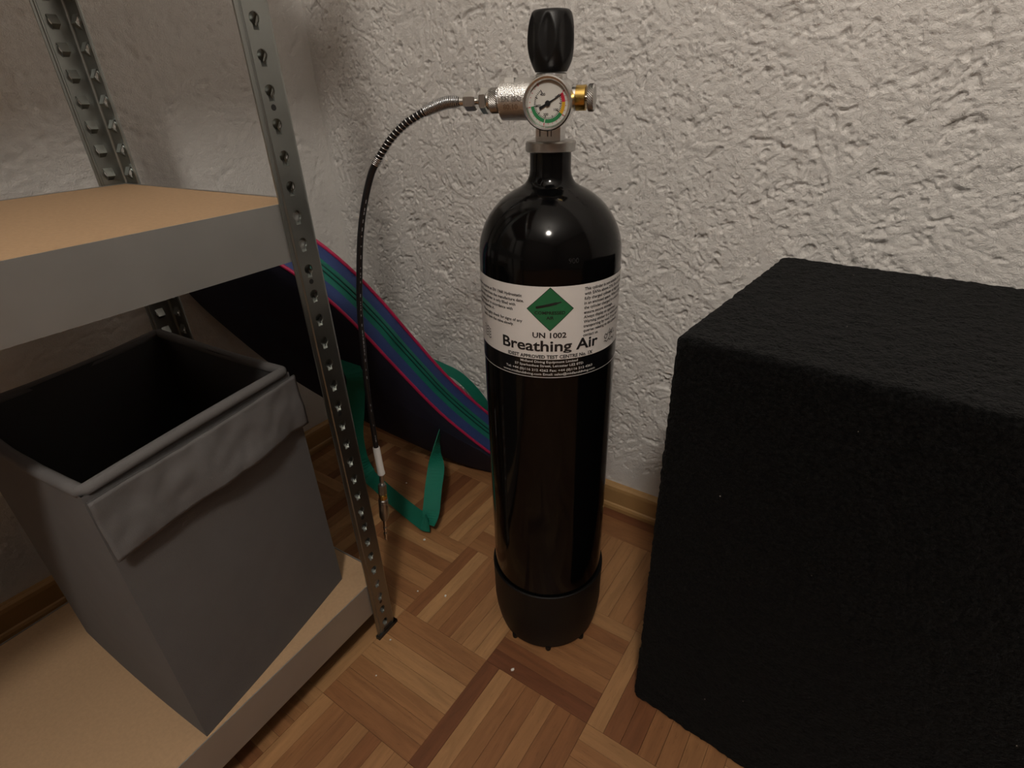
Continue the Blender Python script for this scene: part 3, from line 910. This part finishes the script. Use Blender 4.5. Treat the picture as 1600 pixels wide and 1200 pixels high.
sp = coil(la, lb + 0.003, 0.0021, 0.0055, 0.00085, lambda t: 0.0046 + 0.0016 * min(1, t / 0.1) - 0.0007 * max(0, (t - 0.6) / 0.4))
q = coil(lb + 0.003, lc - 0.004, 0.0056, 0.0051, 0.0008); sp.v += [] ; sp.add(q.v, q.f)
q = coil(lc - 0.004, lc + 0.006, 0.0021, 0.0054, 0.00085); sp.add(q.v, q.f)
sp.build('strain_spring', M['spring'], hose, True)
# printed dashes on the tube
pm = MB(); l = len_at(11)
while l < len_at(18):
    ln = rnd.choice([0.002, 0.003, 0.004, 0.005])
    if rnd.random() < 0.72:
        V = []
        for (ll, off) in ((l, -1), (l, 1), (l + ln, 1), (l + ln, -1)):
            p, tg = at_len(ll); e2 = tg.cross(side).normalized()
            toward = (Vector((0, 0, CAM_H)) - p).normalized()
            nr = (toward - tg * toward.dot(tg)).normalized(); bt = tg.cross(nr)
            a = off * 0.12 - 0.35
            V.append(HT @ (p + (nr * cos(a) + bt * sin(a)) * 0.00435))
        pm.add(V, [(0, 1, 2, 3)])
    l += ln + rnd.choice([0.0015, 0.002, 0.006, 0.012])
pm.build('printed_marks', M['hose_print'], hose)['kind'] = 'stuff'
# swivel fittings on the valve end: along the valve axis
VMW = HT @ Matrix.Translation(HC) @ Matrix.Translation((0, 0, VZ)) @ Matrix.Rotation(math.atan2(-HX.y, -HX.x), 4, 'Z')
def wl(prof, seg=40, a0=0.0, mb=None):
    mb = mb or MB()
    return mb.lathe([(r, x) for (x, r) in prof], seg, VMW @ AXX, True, a0)
wl([(-0.0580, 0.0112), (-0.0540, 0.0112)], 36).build('swivel_groove', M['nickel_dark'], hose, True, 30)
_vm = VM; VM = VMW
knurl(-0.0675, -0.0575, 0.0124, 'knurled_ring', M['nickel_dark'], hose, rows=8)
VM = _vm
wl([(-0.0705, 0.0095), (-0.0675, 0.0095)], 30).build('washer', M['zinc_bright'], hose, True, 30)
def hexnut(x0, x1, r, name, mat, a0):
    c = (x1 - x0) * 0.14
    return wl([(x0, r * 0.88), (x0 + c, r), (x1 - c, r), (x1, r * 0.88)], 6, a0).build(name, mat, hose)
hexnut(-0.0785, -0.0700, 0.0130, 'hex_adapter', M['zinc_bright'], 0.0)
wl([(-0.0850, 0.0036), (-0.0780, 0.0036)], 20).build('adapter_pin', M['zinc_bright'], hose, True, 30)
hexnut(-0.0980, -0.0842, 0.0096, 'hex_nut', M['nickel'], 0.0)
wl([(-0.1040, 0.0050), (-0.1035, 0.0046), (-0.0975, 0.0040)], 20).build('ferrule', M['zinc_bright'], hose, True, 30)
# coupling at the lower end
e0 = hp(0.2936, 0.2470); e1 = hp(0.3098, 0.0932)
ax_ = (e1 - e0).normalized()
rotm = Vector((0, 0, 1)).rotation_difference(ax_).to_matrix().to_4x4()
EM = HT @ Matrix.Translation(e0) @ rotm
u0, _ = at_len(len_at(18))
SM = HT @ Matrix.Translation(u0) @ Vector((0, 0, 1)).rotation_difference((e0 - u0).normalized()).to_matrix().to_4x4()
ls = (e0 - u0).length
MB().lathe([(0.0052, -0.002), (0.0058, 0), (0.0060, ls * 0.9), (0.0064, ls * 0.92), (0.0064, ls)], 24, SM).build('white_sleeve', M['white_sleeve'], hose, True, 30)
MB().lathe([(0.0040, -0.001), (0.0042, 0.016), (0.0034, 0.018), (0.0034, 0.026)], 20, EM).build('coupling_stem', M['nickel_dark'], hose, True, 30)
MB().lathe([(0.0066, 0.023), (0.0074, 0.0245), (0.0074, 0.043), (0.0066, 0.044)], 6, EM).build('coupling_nut', M['nickel_dark'], hose)
MB().lathe([(0.0060, 0.044), (0.0072, 0.0455), (0.0072, 0.0545), (0.0062, 0.056)], 24, EM).build('brass_ring', M['brass'], hose, True, 30)
MB().lathe([(0.0066, 0.055), (0.0084, 0.057), (0.0084, 0.060), (0.0078, 0.061), (0.0084, 0.062), (0.0084, 0.0655), (0.0078, 0.0665), (0.0084, 0.068), (0.0084, 0.096), (0.0060, 0.104), (0.0036, 0.106)], 28, EM).build('coupling_sleeve', M['nickel_dark'], hose, True, 25)
MB().lathe([(0.0032, 0.105), (0.0032, 0.117), (0.0024, 0.119), (0.0024, 0.122), (0.0034, 0.124), (0.0034, 0.129), (0.0024, 0.131), (0.0024, 0.135), (0.0034, 0.137), (0.0034, 0.143), (0.0024, 0.146), (0.0024, 0.150), (0.0030, 0.152), (0.0022, 0.1546)], 18, EM).build('plug_tip', M['zinc_bright'], hose, True, 25)

# ------------------------------------------------------------------ shelving unit
SH = empty('shelving_unit', (-0.5487, 0.3945, 0), (0, 0, radians(2.508)))
tag(SH, 'galvanised steel shelf rack with perforated posts and chipboard shelves', 'shelf')
SL, SD, SHT = 0.92, 0.40, 1.84
PITCH = 0.03045; HZ0 = 0.8787

def flange(mb, fn, wface, z0, z1):
    """plate with keyholes; fn(p, z, depth) -> local point, p = 0..wface"""
    pc = wface * 0.60
    k0 = math.ceil((z0 - HZ0) / PITCH); k1 = math.floor((z1 - HZ0) / PITCH)
    zb = z0
    for k in range(k0, k1 + 1):
        zc = HZ0 + k * PITCH
        za = max(z0, zc - PITCH / 2); zt = min(z1, zc + PITCH / 2)
        if k == k0: za = z0
        if k == k1: zt = z1
        outer = [(0, za), (wface, za), (wface, zt), (0, zt)]
        hole = []
        r = 0.0060
        for t in range(13):
            a = radians(-55) + radians(290) * t / 12
            hole.append((pc + r * cos(a), zc + r * sin(a)))
        hole += [(pc - 0.0032, zc - 0.0100), (pc + 0.0032, zc - 0.0100)]
        ok = za < zc - 0.0105 and zt > zc + 0.0056
        holes = [hole] if ok else []
        if ok and (k + 2) % 6 == 0 and za < zc - 0.0150 + 0.003:
            pass
        # the round location holes, drawn as dark discs, sit midway below every sixth keyhole
        loops = [outer] + holes
        flat = [p for l_ in loops for p in l_]
        tri = tessellate_polygon([[Vector((p[0], p[1], 0)) for p in l_] for l_ in loops])
        mb.add([fn(p, z, 0) for p, z in flat], tri)
        for h in holes:
            n = len(h)
            mb.add([fn(p, z, 0) for p, z in h] + [fn(p, z, 0.0016) for p, z in h], [(i, (i + 1) % n, n + (i + 1) % n, n + i) for i in range(n)])
            # pressed pocket behind the keyhole: upper wall falls inwards, lower tongue comes back out
            mb.add([fn(pc - 0.0060, zc + 0.0062, 0.0012), fn(pc + 0.0060, zc + 0.0062, 0.0012), fn(pc + 0.0050, zc - 0.0040, 0.0075), fn(pc - 0.0050, zc - 0.0040, 0.0075),
                    fn(pc + 0.0034, zc - 0.0100, 0.0002), fn(pc - 0.0034, zc - 0.0100, 0.0002)], [(0, 1, 2, 3), (3, 2, 4, 5)])

def round_marks(fn, wface, parent):
    pc = wface * 0.60
    k = -30
    for i in range(-6, 6):
        z = 0.8028 + i * 0.1825
        if 0.03 < z < SHT - 0.03:
            yield z, pc

def post(cx, cy, sx, sy):
    """corner at (cx, cy); flanges run inwards: along y by -sy, along x by -sx"""
    mb = MB()
    wf = 0.0275
    # front flange (plane x = cx), p measured from the corner bend
    def f1(p, z, d): return (cx - sx * d, cy - sy * (0.0042 + p), z)
    def f2(p, z, d): return (cx - sx * (0.0042 + p), cy - sy * d, z)
    for fn in (f1, f2):
        flange(mb, fn, wf, 0.004, SHT)
        # stepped stiffening lip along the free edge
        prof = [(wf, 0), (wf + 0.0012, 0.0016), (wf + 0.0026, 0.0016), (wf + 0.0036, 0.0004), (wf + 0.0066, 0.0004), (wf + 0.0066, 0.0022)]
        V = []; Fc = []
        for (p, d) in prof: V += [fn(p, 0.004, d), fn(p, SHT, d)]
        for i in range(len(prof) - 1): Fc.append((2 * i, 2 * i + 1, 2 * i + 3, 2 * i + 2))
        mb.add(V, Fc)
    # rounded bend
    V = []; Fc = []
    for k in range(6):
        a = pi / 2 * k / 5
        x = cx - sx * (0.0042 - 0.0042 * cos(a)); y = cy - sy * (0.0042 - 0.0042 * sin(a))
        V += [(x, y, 0.004), (x, y, SHT)]
    for k in range(5): Fc.append((2 * k, 2 * k + 1, 2 * k + 3, 2 * k + 2))
    mb.add(V, Fc)
    o = mb.build('post', M['post'], SH)
    # inner skin so the plate has a thickness
    md = o.modifiers.new('thickness', 'SOLIDIFY'); md.thickness = 0.0009; md.offset = 0
    for z, pc in round_marks(f1, wf, o):  # black discs laid on the plate stand in for shade inside round holes
        V = []; n = 14
        for dd in (-0.0006, -0.0002):
            V += [f1(pc + 0.0030 * cos(2 * pi * k / n), z + 0.0030 * sin(2 * pi * k / n), dd) for k in range(n)]
        mesh_obj('hole_shade_disc', V, [tuple(range(n)), tuple(reversed(range(n, 2 * n)))] + [(i, (i + 1) % n, n + (i + 1) % n, n + i) for i in range(n)], M['foot'], o)
    # plastic foot
    fb = MB()
    t = 0.003
    def rect(xa, xb, ya, yb, za, zb):
        fb.box((min(xa, xb), min(ya, yb), za), (max(xa, xb), max(ya, yb), zb))
    rect(cx + sx * t, cx - sx * 0.005, cy + sy * t, cy - sy * 0.041, 0, 0.0065)
    rect(cx + sx * t, cx - sx * 0.041, cy + sy * t, cy - sy * 0.005, 0, 0.0065)
    rect(cx + sx * 0.0018, cx + sx * 0.0006, cy - sy * 0.008, cy - sy * 0.026, 0.006, 0.012)
    fb.build('post_foot', M['foot'], SH)
post(0, 0, 1, 1)
post(0, -SL, 1, -1)
post(-SD, 0, -1, 1)
post(-SD, -SL, -1, -1)

def beam(name, z0, z1, p0, p1, nrm):
    """channel beam, outer face along p0-p1, nrm = outward"""
    n_ = Vector(nrm); V = []; Fc = []
    prof = [(0, z0), (0, z1), (-0.0016, z1), (-0.0016, z1 - 0.0165), (-0.020, z1 - 0.0165), (-0.020, z1 - 0.018), (-0.0016, z1 - 0.018), (-0.0016, z0 + 0.0016), (-0.012, z0 + 0.0016), (-0.012, z0)]
    for p in (p0, p1):
        for (d, z) in prof: V.append(Vector((p[0], p[1], z)) + n_ * d)
    k = len(prof)
    for i in range(k): Fc.append((i, (i + 1) % k, k + (i + 1) % k, k + i))
    Fc += [tuple(range(k)), tuple(reversed(range(k, 2 * k)))]
    return mesh_obj(name, V, Fc, M['zinc'], SH)
BH = 0.0625
for zt in (0.1232, 0.7105, 1.30, SHT - 0.01):
    beam('long_beam', zt - BH, zt, (-0.0030, -0.003), (-0.0030, -SL + 0.003), (1, 0, 0))
    beam('long_beam', zt - BH, zt, (-SD + 0.0030, -0.003), (-SD + 0.0030, -SL + 0.003), (-1, 0, 0))
    beam('short_beam', zt - BH, zt, (-0.006, -0.0030), (-SD + 0.006, -0.0030), (0, 1, 0))
    beam('short_beam', zt - BH, zt, (-0.006, -SL + 0.0030), (-SD + 0.006, -SL + 0.0030), (0, -1, 0))
    MB().box((-SD + 0.0052, -SL + 0.0052, zt - 0.0164), (-0.0052, -0.0052, zt - 0.0008)).build('shelf_board', M['mdf'], SH)

# ------------------------------------------------------------------ fabric storage box on the lowest shelf
BZ, BT = 0.1226, 0.500
FRC = Vector((-0.597, 0.346)); ud = Vector((0.205, -0.979)).normalized(); wd = Vector((-0.985, -0.06)).normalized()
BW, BD = 0.262, 0.30
box = empty('storage_box', (FRC.x, FRC.y, BZ))
tag(box, 'dark grey open fabric storage box on the lowest rack shelf', 'box')
def bl(u, v, z, out=0.0):
    """u along the front, v into the shelf, local to the box"""
    p = ud * u + wd * v
    # outward directions
    return Vector((p.x, p.y, z))
def panel(corner_a, corner_b, z0, z1, out, bulge, mat, nu=22, nv=22, seed=0, wr=0.0015):
    a = Vector((*corner_a, 0)); b = Vector((*corner_b, 0)); V = []; Fc = []
    n_ = Vector(out)
    for j in range(nv + 1):
        for i in range(nu + 1):
            s, t = i / nu, j / nv
            p = a.lerp(b, s); p.z = z0 + (z1 - z0) * t
            d = bulge * sin(pi * s) * (0.3 + 0.7 * sin(pi * min(1, 0.15 + t * 0.85)))
            d += wr * (vnoise(np.array([[s * 5 + seed, t * 6, seed * 1.7]]))[0] - 0.5) * sin(pi * s) * sin(pi * t)
            V.append(p + n_ * d)
    for j in range(nv):
        for i in range(nu):
            k = j * (nu + 1) + i
            Fc.append((k, k + 1, k + nu + 2, k + nu + 1))
    return V, Fc
cs = [Vector((0, 0)), ud * BW, ud * BW + wd * BD, wd * BD]
outs = [Vector((ud.y * -1, ud.x, 0)) * 1, Vector((ud.x, ud.y, 0)), Vector((wd.x, wd.y, 0)), Vector((-ud.x, -ud.y, 0))]
outs[0] = Vector((0.979, 0.205, 0))
HB = BT - BZ
body = MB(); inner = MB()
cen = (cs[0] + cs[2]) / 2
for k in range(4):
    V, Fc = panel(cs[k], cs[(k + 1) % 4], 0, HB, outs[k], 0.004, None, seed=k)
    body.add(V, Fc)
    ca = cs[k] + (cen - cs[k]).normalized() * 0.010; cb = cs[(k + 1) % 4] + (cen - cs[(k + 1) % 4]).normalized() * 0.010
    V, Fc = panel(ca, cb, 0.006, HB, outs[k], 0.003, None, 8, 8, seed=k + 9)
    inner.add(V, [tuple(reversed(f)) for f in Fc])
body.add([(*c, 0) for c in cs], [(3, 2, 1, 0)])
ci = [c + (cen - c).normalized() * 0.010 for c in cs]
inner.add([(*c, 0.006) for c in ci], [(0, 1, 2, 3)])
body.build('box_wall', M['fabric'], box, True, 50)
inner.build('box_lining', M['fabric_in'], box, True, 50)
# rolled rim
rim = []
for k in range(4):
    a, b = cs[k], cs[(k + 1) % 4]
    for t in (0.03, 0.12, 0.3, 0.5, 0.7, 0.88, 0.97):
        p = a.lerp(b, t); o_ = outs[k] * (0.004 * sin(pi * t) - 0.004)
        dz = -0.006 * sin(pi * t) if k != 0 else 0.004 * sin(pi * t)
        rim.append((p.x + o_.x, p.y + o_.y, HB + 0.002 + dz))
MB().tube(rim, 0.0065, 10, closed=True).build('box_rim', M['fabric'], box, True)
# folded cuff hanging over the front
nu, nv = 60, 16; V = []; Fc = []
for j in range(nv + 1):
    for i in range(nu + 1):
        s, t = i / nu, j / nv        # t = 0 at the seam
        drop = 0.004 + (0.072 - 0.006 * sin(pi * s)) * t
        p = Vector((0, 0)).lerp(ud * BW, -0.004 + 1.008 * s)
        off = 0.0062 + 0.004 * sin(pi * s) + (0.003 + 0.007 * math.sin(pi * min(1, max(0, s * 1.2))) ** 2) * t
        nz = vnoise(np.array([[s * 9, t * 2.6 + s * 4, 3.3], [s * 22, t * 5 - s * 9, 7.1]]))
        off += 0.0055 * (nz[0] - 0.5) * min(1, 3 * t + 0.2) + 0.002 * (nz[1] - 0.5)
        if t > 0.88: off -= 0.0006
        q = p + Vector((outs[0].x, outs[0].y)) * off
        V.append((q.x, q.y, HB - drop))
for j in range(nv):
    for i in range(nu):
        k = j * (nu + 1) + i
        Fc.append((k, k + nu + 1, k + nu + 2, k + 1))
cuff = mesh_obj('front_cuff', V, Fc, M['fabric'], box, True)
md = cuff.modifiers.new('thickness', 'SOLIDIFY'); md.thickness = 0.002; md.offset = -1
# stitch line along the hem
st = MB()
for i in range(0, nu - 1, 1):
    a = Vector(V[(nv - 2) * (nu + 1) + i]); b = Vector(V[(nv - 2) * (nu + 1) + i + 1]); o_ = outs[0] * 0.0006
    st.tube([a.lerp(b, 0.15) + o_, a.lerp(b, 0.7) + o_], 0.00045, 4)
st.build('hem_stitching', M['thread'], cuff)
# seam under the roll
sm = [Vector(V[i]) + outs[0] * 0.0004 for i in range(nu + 1)]
MB().tube(sm, 0.0012, 6).build('rim_seam', M['fabric_in'], box, True)

# ------------------------------------------------------------------ padded bag leaning in the corner
A = Vector((-0.60, 0.826))
BT_ = Vector((-0.96592583, -0.25881905, 0.0))            # along the bag
BE = Vector((-0.23456972, 0.8754261, 0.42261826))        # through its thickness, front to back
BW_ = Vector((0.10938165, -0.40821789, 0.90630779))      # up the leaning face
bag = empty('padded_bag', (A.x, A.y, 0))
tag(bag, 'flat navy bag with pink piping and green zip leaning in the corner', 'bag')
outline = [(-0.030, -0.008), (0.064, -0.014), (0.159, 0.015), (0.274, 0.084), (0.366, 0.156), (0.481, 0.290), (0.542, 0.434), (0.560, 0.530), (0.540, 0.615), (0.470, 0.675), (0.375, 0.672),
           (0.288, 0.611), (0.235, 0.543), (0.197, 0.457), (0.167, 0.365), (0.114, 0.220), (0.035, 0.086), (-0.012, 0.042), (-0.035, 0.015)]
oc = []
P_ = [Vector((u, z)) for u, z in outline]
n = len(P_)
for i in range(n):
    a, b, c, d = P_[i - 1], P_[i], P_[(i + 1) % n], P_[(i + 2) % n]
    for k in range(4):
        t = k / 4
        oc.append(0.5 * ((2 * b) + (c - a) * t + (2 * a - 5 * b + 4 * c - d) * t * t + (3 * b - a - 3 * c + d) * t ** 3))
TB = 0.080
def bp3(u, v, d):
    """u along, v up the face, d = 0 front .. 1 back; local to the bag"""
    p = BT_ * u + BW_ * v + BE * (TB * d) + Vector((0, 0, 0.02))
    p.x = max(p.x, -1.094 - A.x); p.y = min(p.y, 0.854 - A.y); p.z = max(p.z, 0.0040)
    return p
cu_ = sum((p.x for p in oc)) / len(oc); cz_ = sum((p.y for p in oc)) / len(oc)
def face_panel(d, sgn, name, mat):
    V = []; Fc = []; m_ = len(oc); rings = 8
    for j in range(rings + 1):
        t = j / rings
        for p in oc:
            u = cu_ + (p.x - cu_) * t; z = cz_ + (p.y - cz_) * t
            # shrink towards the long axis rather than one point
            puff = 0.012 * math.sqrt(max(0, 1 - t * t))
            nz = 0.006 * (vnoise(np.array([[u * 14, z * 14, 1.0 + d]]))[0] - 0.5) * (1 - t ** 4)
            q = bp3(u, z, d) + BE * sgn * (puff + nz)
            q.z = max(q.z, 0.0035); q.y = min(q.y, 0.855 - A.y); q.x = max(q.x, -1.095 - A.x)
            V.append(q)
    for j in range(rings):
        for k in range(m_):
            k2 = (k + 1) % m_
            Fc.append((j * m_ + k, j * m_ + k2, (j + 1) * m_ + k2, (j + 1) * m_ + k))
    return mesh_obj(name, V, Fc, mat, bag, True)
face_panel(0, -1, 'front_panel', M['navy'])
face_panel(1, 1, 'back_panel', M['navy'])
def gusset(d0, d1, bulge, name, mat, rows=4):
    V = []; Fc = []; m_ = len(oc)
    for j in range(rows + 1):
        d = d0 + (d1 - d0) * j / rows
        for k in range(m_):
            t = (oc[(k + 1) % m_] - oc[k - 1]).normalized(); nn = Vector((t.y, -t.x))
            h = bulge * sin(pi * (j / rows)) + 0.006 * sin(pi * d)
            h += 0.003 * (vnoise(np.array([[oc[k].x * 30, oc[k].y * 30, d * 4]]))[0] - 0.5) * sin(pi * d)
            p = oc[k] + nn * h
            V.append(bp3(p.x, p.y, d))
    for j in range(rows):
        for k in range(m_):
            k2 = (k + 1) % m_
            Fc.append((j * m_ + k, j * m_ + k2, (j + 1) * m_ + k2, (j + 1) * m_ + k))
    return mesh_obj(name, V, Fc, mat, bag, True)
gusset(0.0, 0.30, 0.002, 'side_gusset', M['blue'])
zp = gusset(0.30, 0.67, 0.003, 'zip_tape', M['zip'])
gusset(0.67, 1.0, 0.002, 'side_gusset', M['blue'])
def run(d, h):
    R_ = []; m_ = len(oc)
    for k in range(m_):
        t = (oc[(k + 1) % m_] - oc[k - 1]).normalized(); nn = Vector((t.y, -t.x)); p = oc[k] + nn * h
        R_.append(bp3(p.x, p.y, d))
    return R_
def upper(R_):
    return R_[9 * 4:] + R_[:1]
for d, h in ((0.43, 0.0088), (0.53, 0.0088)):
    MB().tube(run(d, h), 0.0016, 6, closed=True).build('zip_teeth', M['zipdark'], zp, True)
MB().tube(upper(run(0.0, 0.0015)), 0.0032, 8).build('piping', M['pink'], bag, True)
MB().tube(upper(run(1.0, 0.0015)), 0.0036, 8).build('piping', M['pink'], bag, True)
BO = Vector((A.x, A.y, 0))
# long strap: from the face down to the floor, folded, and back up
up = Vector((0, 0, 1)); rgt = Vector((0.83, 0.56, 0)).normalized()
sp_pts = [(-0.835, 0.598, 0.395), (-0.798, 0.595, 0.335), (-0.812, 0.602, 0.290), (-0.840, 0.612, 0.225), (-0.872, 0.622, 0.150), (-0.892, 0.636, 0.070), (-0.880, 0.640, 0.026), (-0.838, 0.632, 0.018), (-0.786, 0.619, 0.019), (-0.718, 0.602, 0.023), (-0.658, 0.589, 0.027), (-0.638, 0.586, 0.028)]
tl = Vector((-0.36, 0.55, 0.75))
sp_w = [rgt, rgt, rgt, rgt, (rgt + up * 0.3), (rgt * 0.6 + up), tl, tl, tl, tl, tl, up]
Pth = spline([Vector(p) - BO for p in sp_pts], 6)
Wd = [Vector(sp_w[min(len(sp_w) - 1, i // 6)]).lerp(Vector(sp_w[min(len(sp_w) - 1, i // 6 + 1)]), (i % 6) / 6) for i in range(len(Pth))]
ribbon(Pth, [0.036] * len(Pth), Wd).build('shoulder_strap', M['webbing'], bag)
sp_pts = [(-0.641, 0.588, 0.027), (-0.646, 0.606, 0.050), (-0.661, 0.634, 0.080), (-0.680, 0.668, 0.104), (-0.694, 0.690, 0.128), (-0.702, 0.706, 0.146), (-0.708, 0.722, 0.158)]
vw = Vector((-0.56, 0.66, -0.5))
sp_w = [rgt * 0.8 + Vector((0.1, -0.3, 0.5)), rgt, rgt, rgt * 0.9 + vw * 0.35, rgt * 0.45 + vw, rgt * 0.15 + vw, rgt * 0.1 + vw]
Pth = spline([Vector(p) - BO for p in sp_pts], 6)
Wd = [Vector(sp_w[min(len(sp_w) - 1, i // 6)]).lerp(Vector(sp_w[min(len(sp_w) - 1, i // 6 + 1)]), (i % 6) / 6) for i in range(len(Pth))]
ribbon(Pth, [0.036] * len(Pth), Wd).build('shoulder_strap', M['webbing'], bag)
# carry handle arching over the back edge
sp_pts = [(-0.770, 0.768, 0.296), (-0.738, 0.778, 0.284), (-0.704, 0.790, 0.268), (-0.680, 0.808, 0.232), (-0.668, 0.830, 0.186), (-0.668, 0.850, 0.138)]
Pth = spline([Vector(p) - BO for p in sp_pts], 6)
ribbon(Pth, [0.022] * len(Pth), [Vector((0.35, 0.35, 0.8))] * len(Pth)).build('carry_handle', M['webbing'], bag)

# ------------------------------------------------------------------ black foam block
FY = radians(-5.43)
foam = None
FWD, FDP, FHT = 0.62, 0.358, 0.590
def rounded_box(w_, d_, h_, r, step, amp):
    Vall = []; Fall = []
    def face(o, a, b, la, lb):
        na, nb = max(2, int(la / step)), max(2, int(lb / step))
        base = len(Vall)
        for j in range(nb + 1):
            for i in range(na + 1):
                Vall.append(np.array(o) + np.array(a) * (la * i / na) + np.array(b) * (lb * j / nb))
        for j in range(nb):
            for i in range(na):
                k = base + j * (na + 1) + i
                Fall.append((k, k + 1, k + na + 2, k + na + 1))
    face((0, 0, 0), (1, 0, 0), (0, 0, 1), w_, h_)
    face((0, d_, 0), (0, -1, 0), (0, 0, 1), d_, h_)
    face((0, 0, h_), (1, 0, 0), (0, 1, 0), w_, d_)
    face((w_, 0, 0), (0, 1, 0), (0, 0, 1), d_, h_)
    face((w_, d_, 0), (-1, 0, 0), (0, 0, 1), w_, h_)
    face((0, d_, 0), (1, 0, 0), (0, -1, 0), w_, d_)
    p = np.array(Vall)
    lo = np.array([r, r, r]); hi = np.array([w_ - r, d_ - r, h_ - r])
    q = np.clip(p, lo, hi); d = p - q; l_ = np.linalg.norm(d, axis=1, keepdims=True)
    nrm = d / np.maximum(l_, 1e-9)
    key = np.round(p, 5)
    a = amp * (vnoise(key * 330 + 5.1, 3) - 0.6) + amp * 0.9 * (vnoise(key * 150 + 9.3, 5) - 0.6)
    out = q + nrm * (r + a)[:, None]
    out[:, 2] = np.maximum(out[:, 2], 0.0)
    return out, Fall
V, Fc = rounded_box(FWD, FDP, FHT, 0.009, 0.0042, 0.0024)
foam = mesh_obj('foam_block', V, Fc, M['foam'], None, True)
bm = bmesh.new(); bm.from_mesh(foam.data); bmesh.ops.remove_doubles(bm, verts=bm.verts, dist=0.00002); bmesh.ops.recalc_face_normals(bm, faces=bm.faces); bm.to_mesh(foam.data); bm.free()
foam.location = (-0.1505, 0.4960, 0.0)
foam.rotation_euler = (0, 0, FY)
tag(foam, 'large black granular foam block standing against the rough wall', 'foam block')

# ------------------------------------------------------------------ crumbs of plaster on the parquet
crumbs = [((-0.6392, 0.569), 0.0028, 'white plaster crumb on the parquet just right of the green strap fold'),
          ((-0.3254, 0.4318), 0.0030, 'white plaster crumb on the parquet in front of the black cylinder boot'),
          ((-0.5093, 0.4836), 0.0026, 'white plaster crumb on the pale parquet strip left of the boot'),
          ((-0.5602, 0.4649), 0.0018, 'tiny white plaster crumb on the parquet beyond the rack foot'),
          ((-0.8026, 0.6856), 0.0018, 'tiny white plaster crumb on the parquet inside the green strap loop'),
          ((-0.5296, 0.3642), 0.0018, 'tiny white plaster crumb on the parquet right beside the rack foot'),
          ((-0.502, 0.3061), 0.0015, 'tiny white plaster crumb on the parquet in front of the rack foot')]
for (x, y), r, lab in crumbs:
    bm = bmesh.new(); bmesh.ops.create_icosphere(bm, subdivisions=1, radius=r)
    for v in bm.verts:
        v.co *= rnd.uniform(0.75, 1.2); v.co.z = max(-r * 0.5, v.co.z * 0.7)
    zmin = min(v.co.z for v in bm.verts)
    me = bpy.data.meshes.new('plaster_crumb'); bm.to_mesh(me); bm.free(); me.materials.append(M['crumb'])
    o = link(bpy.data.objects.new('plaster_crumb', me)); o.location = (x, y, -zmin)
    tag(o, lab, 'crumb', 'plaster crumbs on the floor')
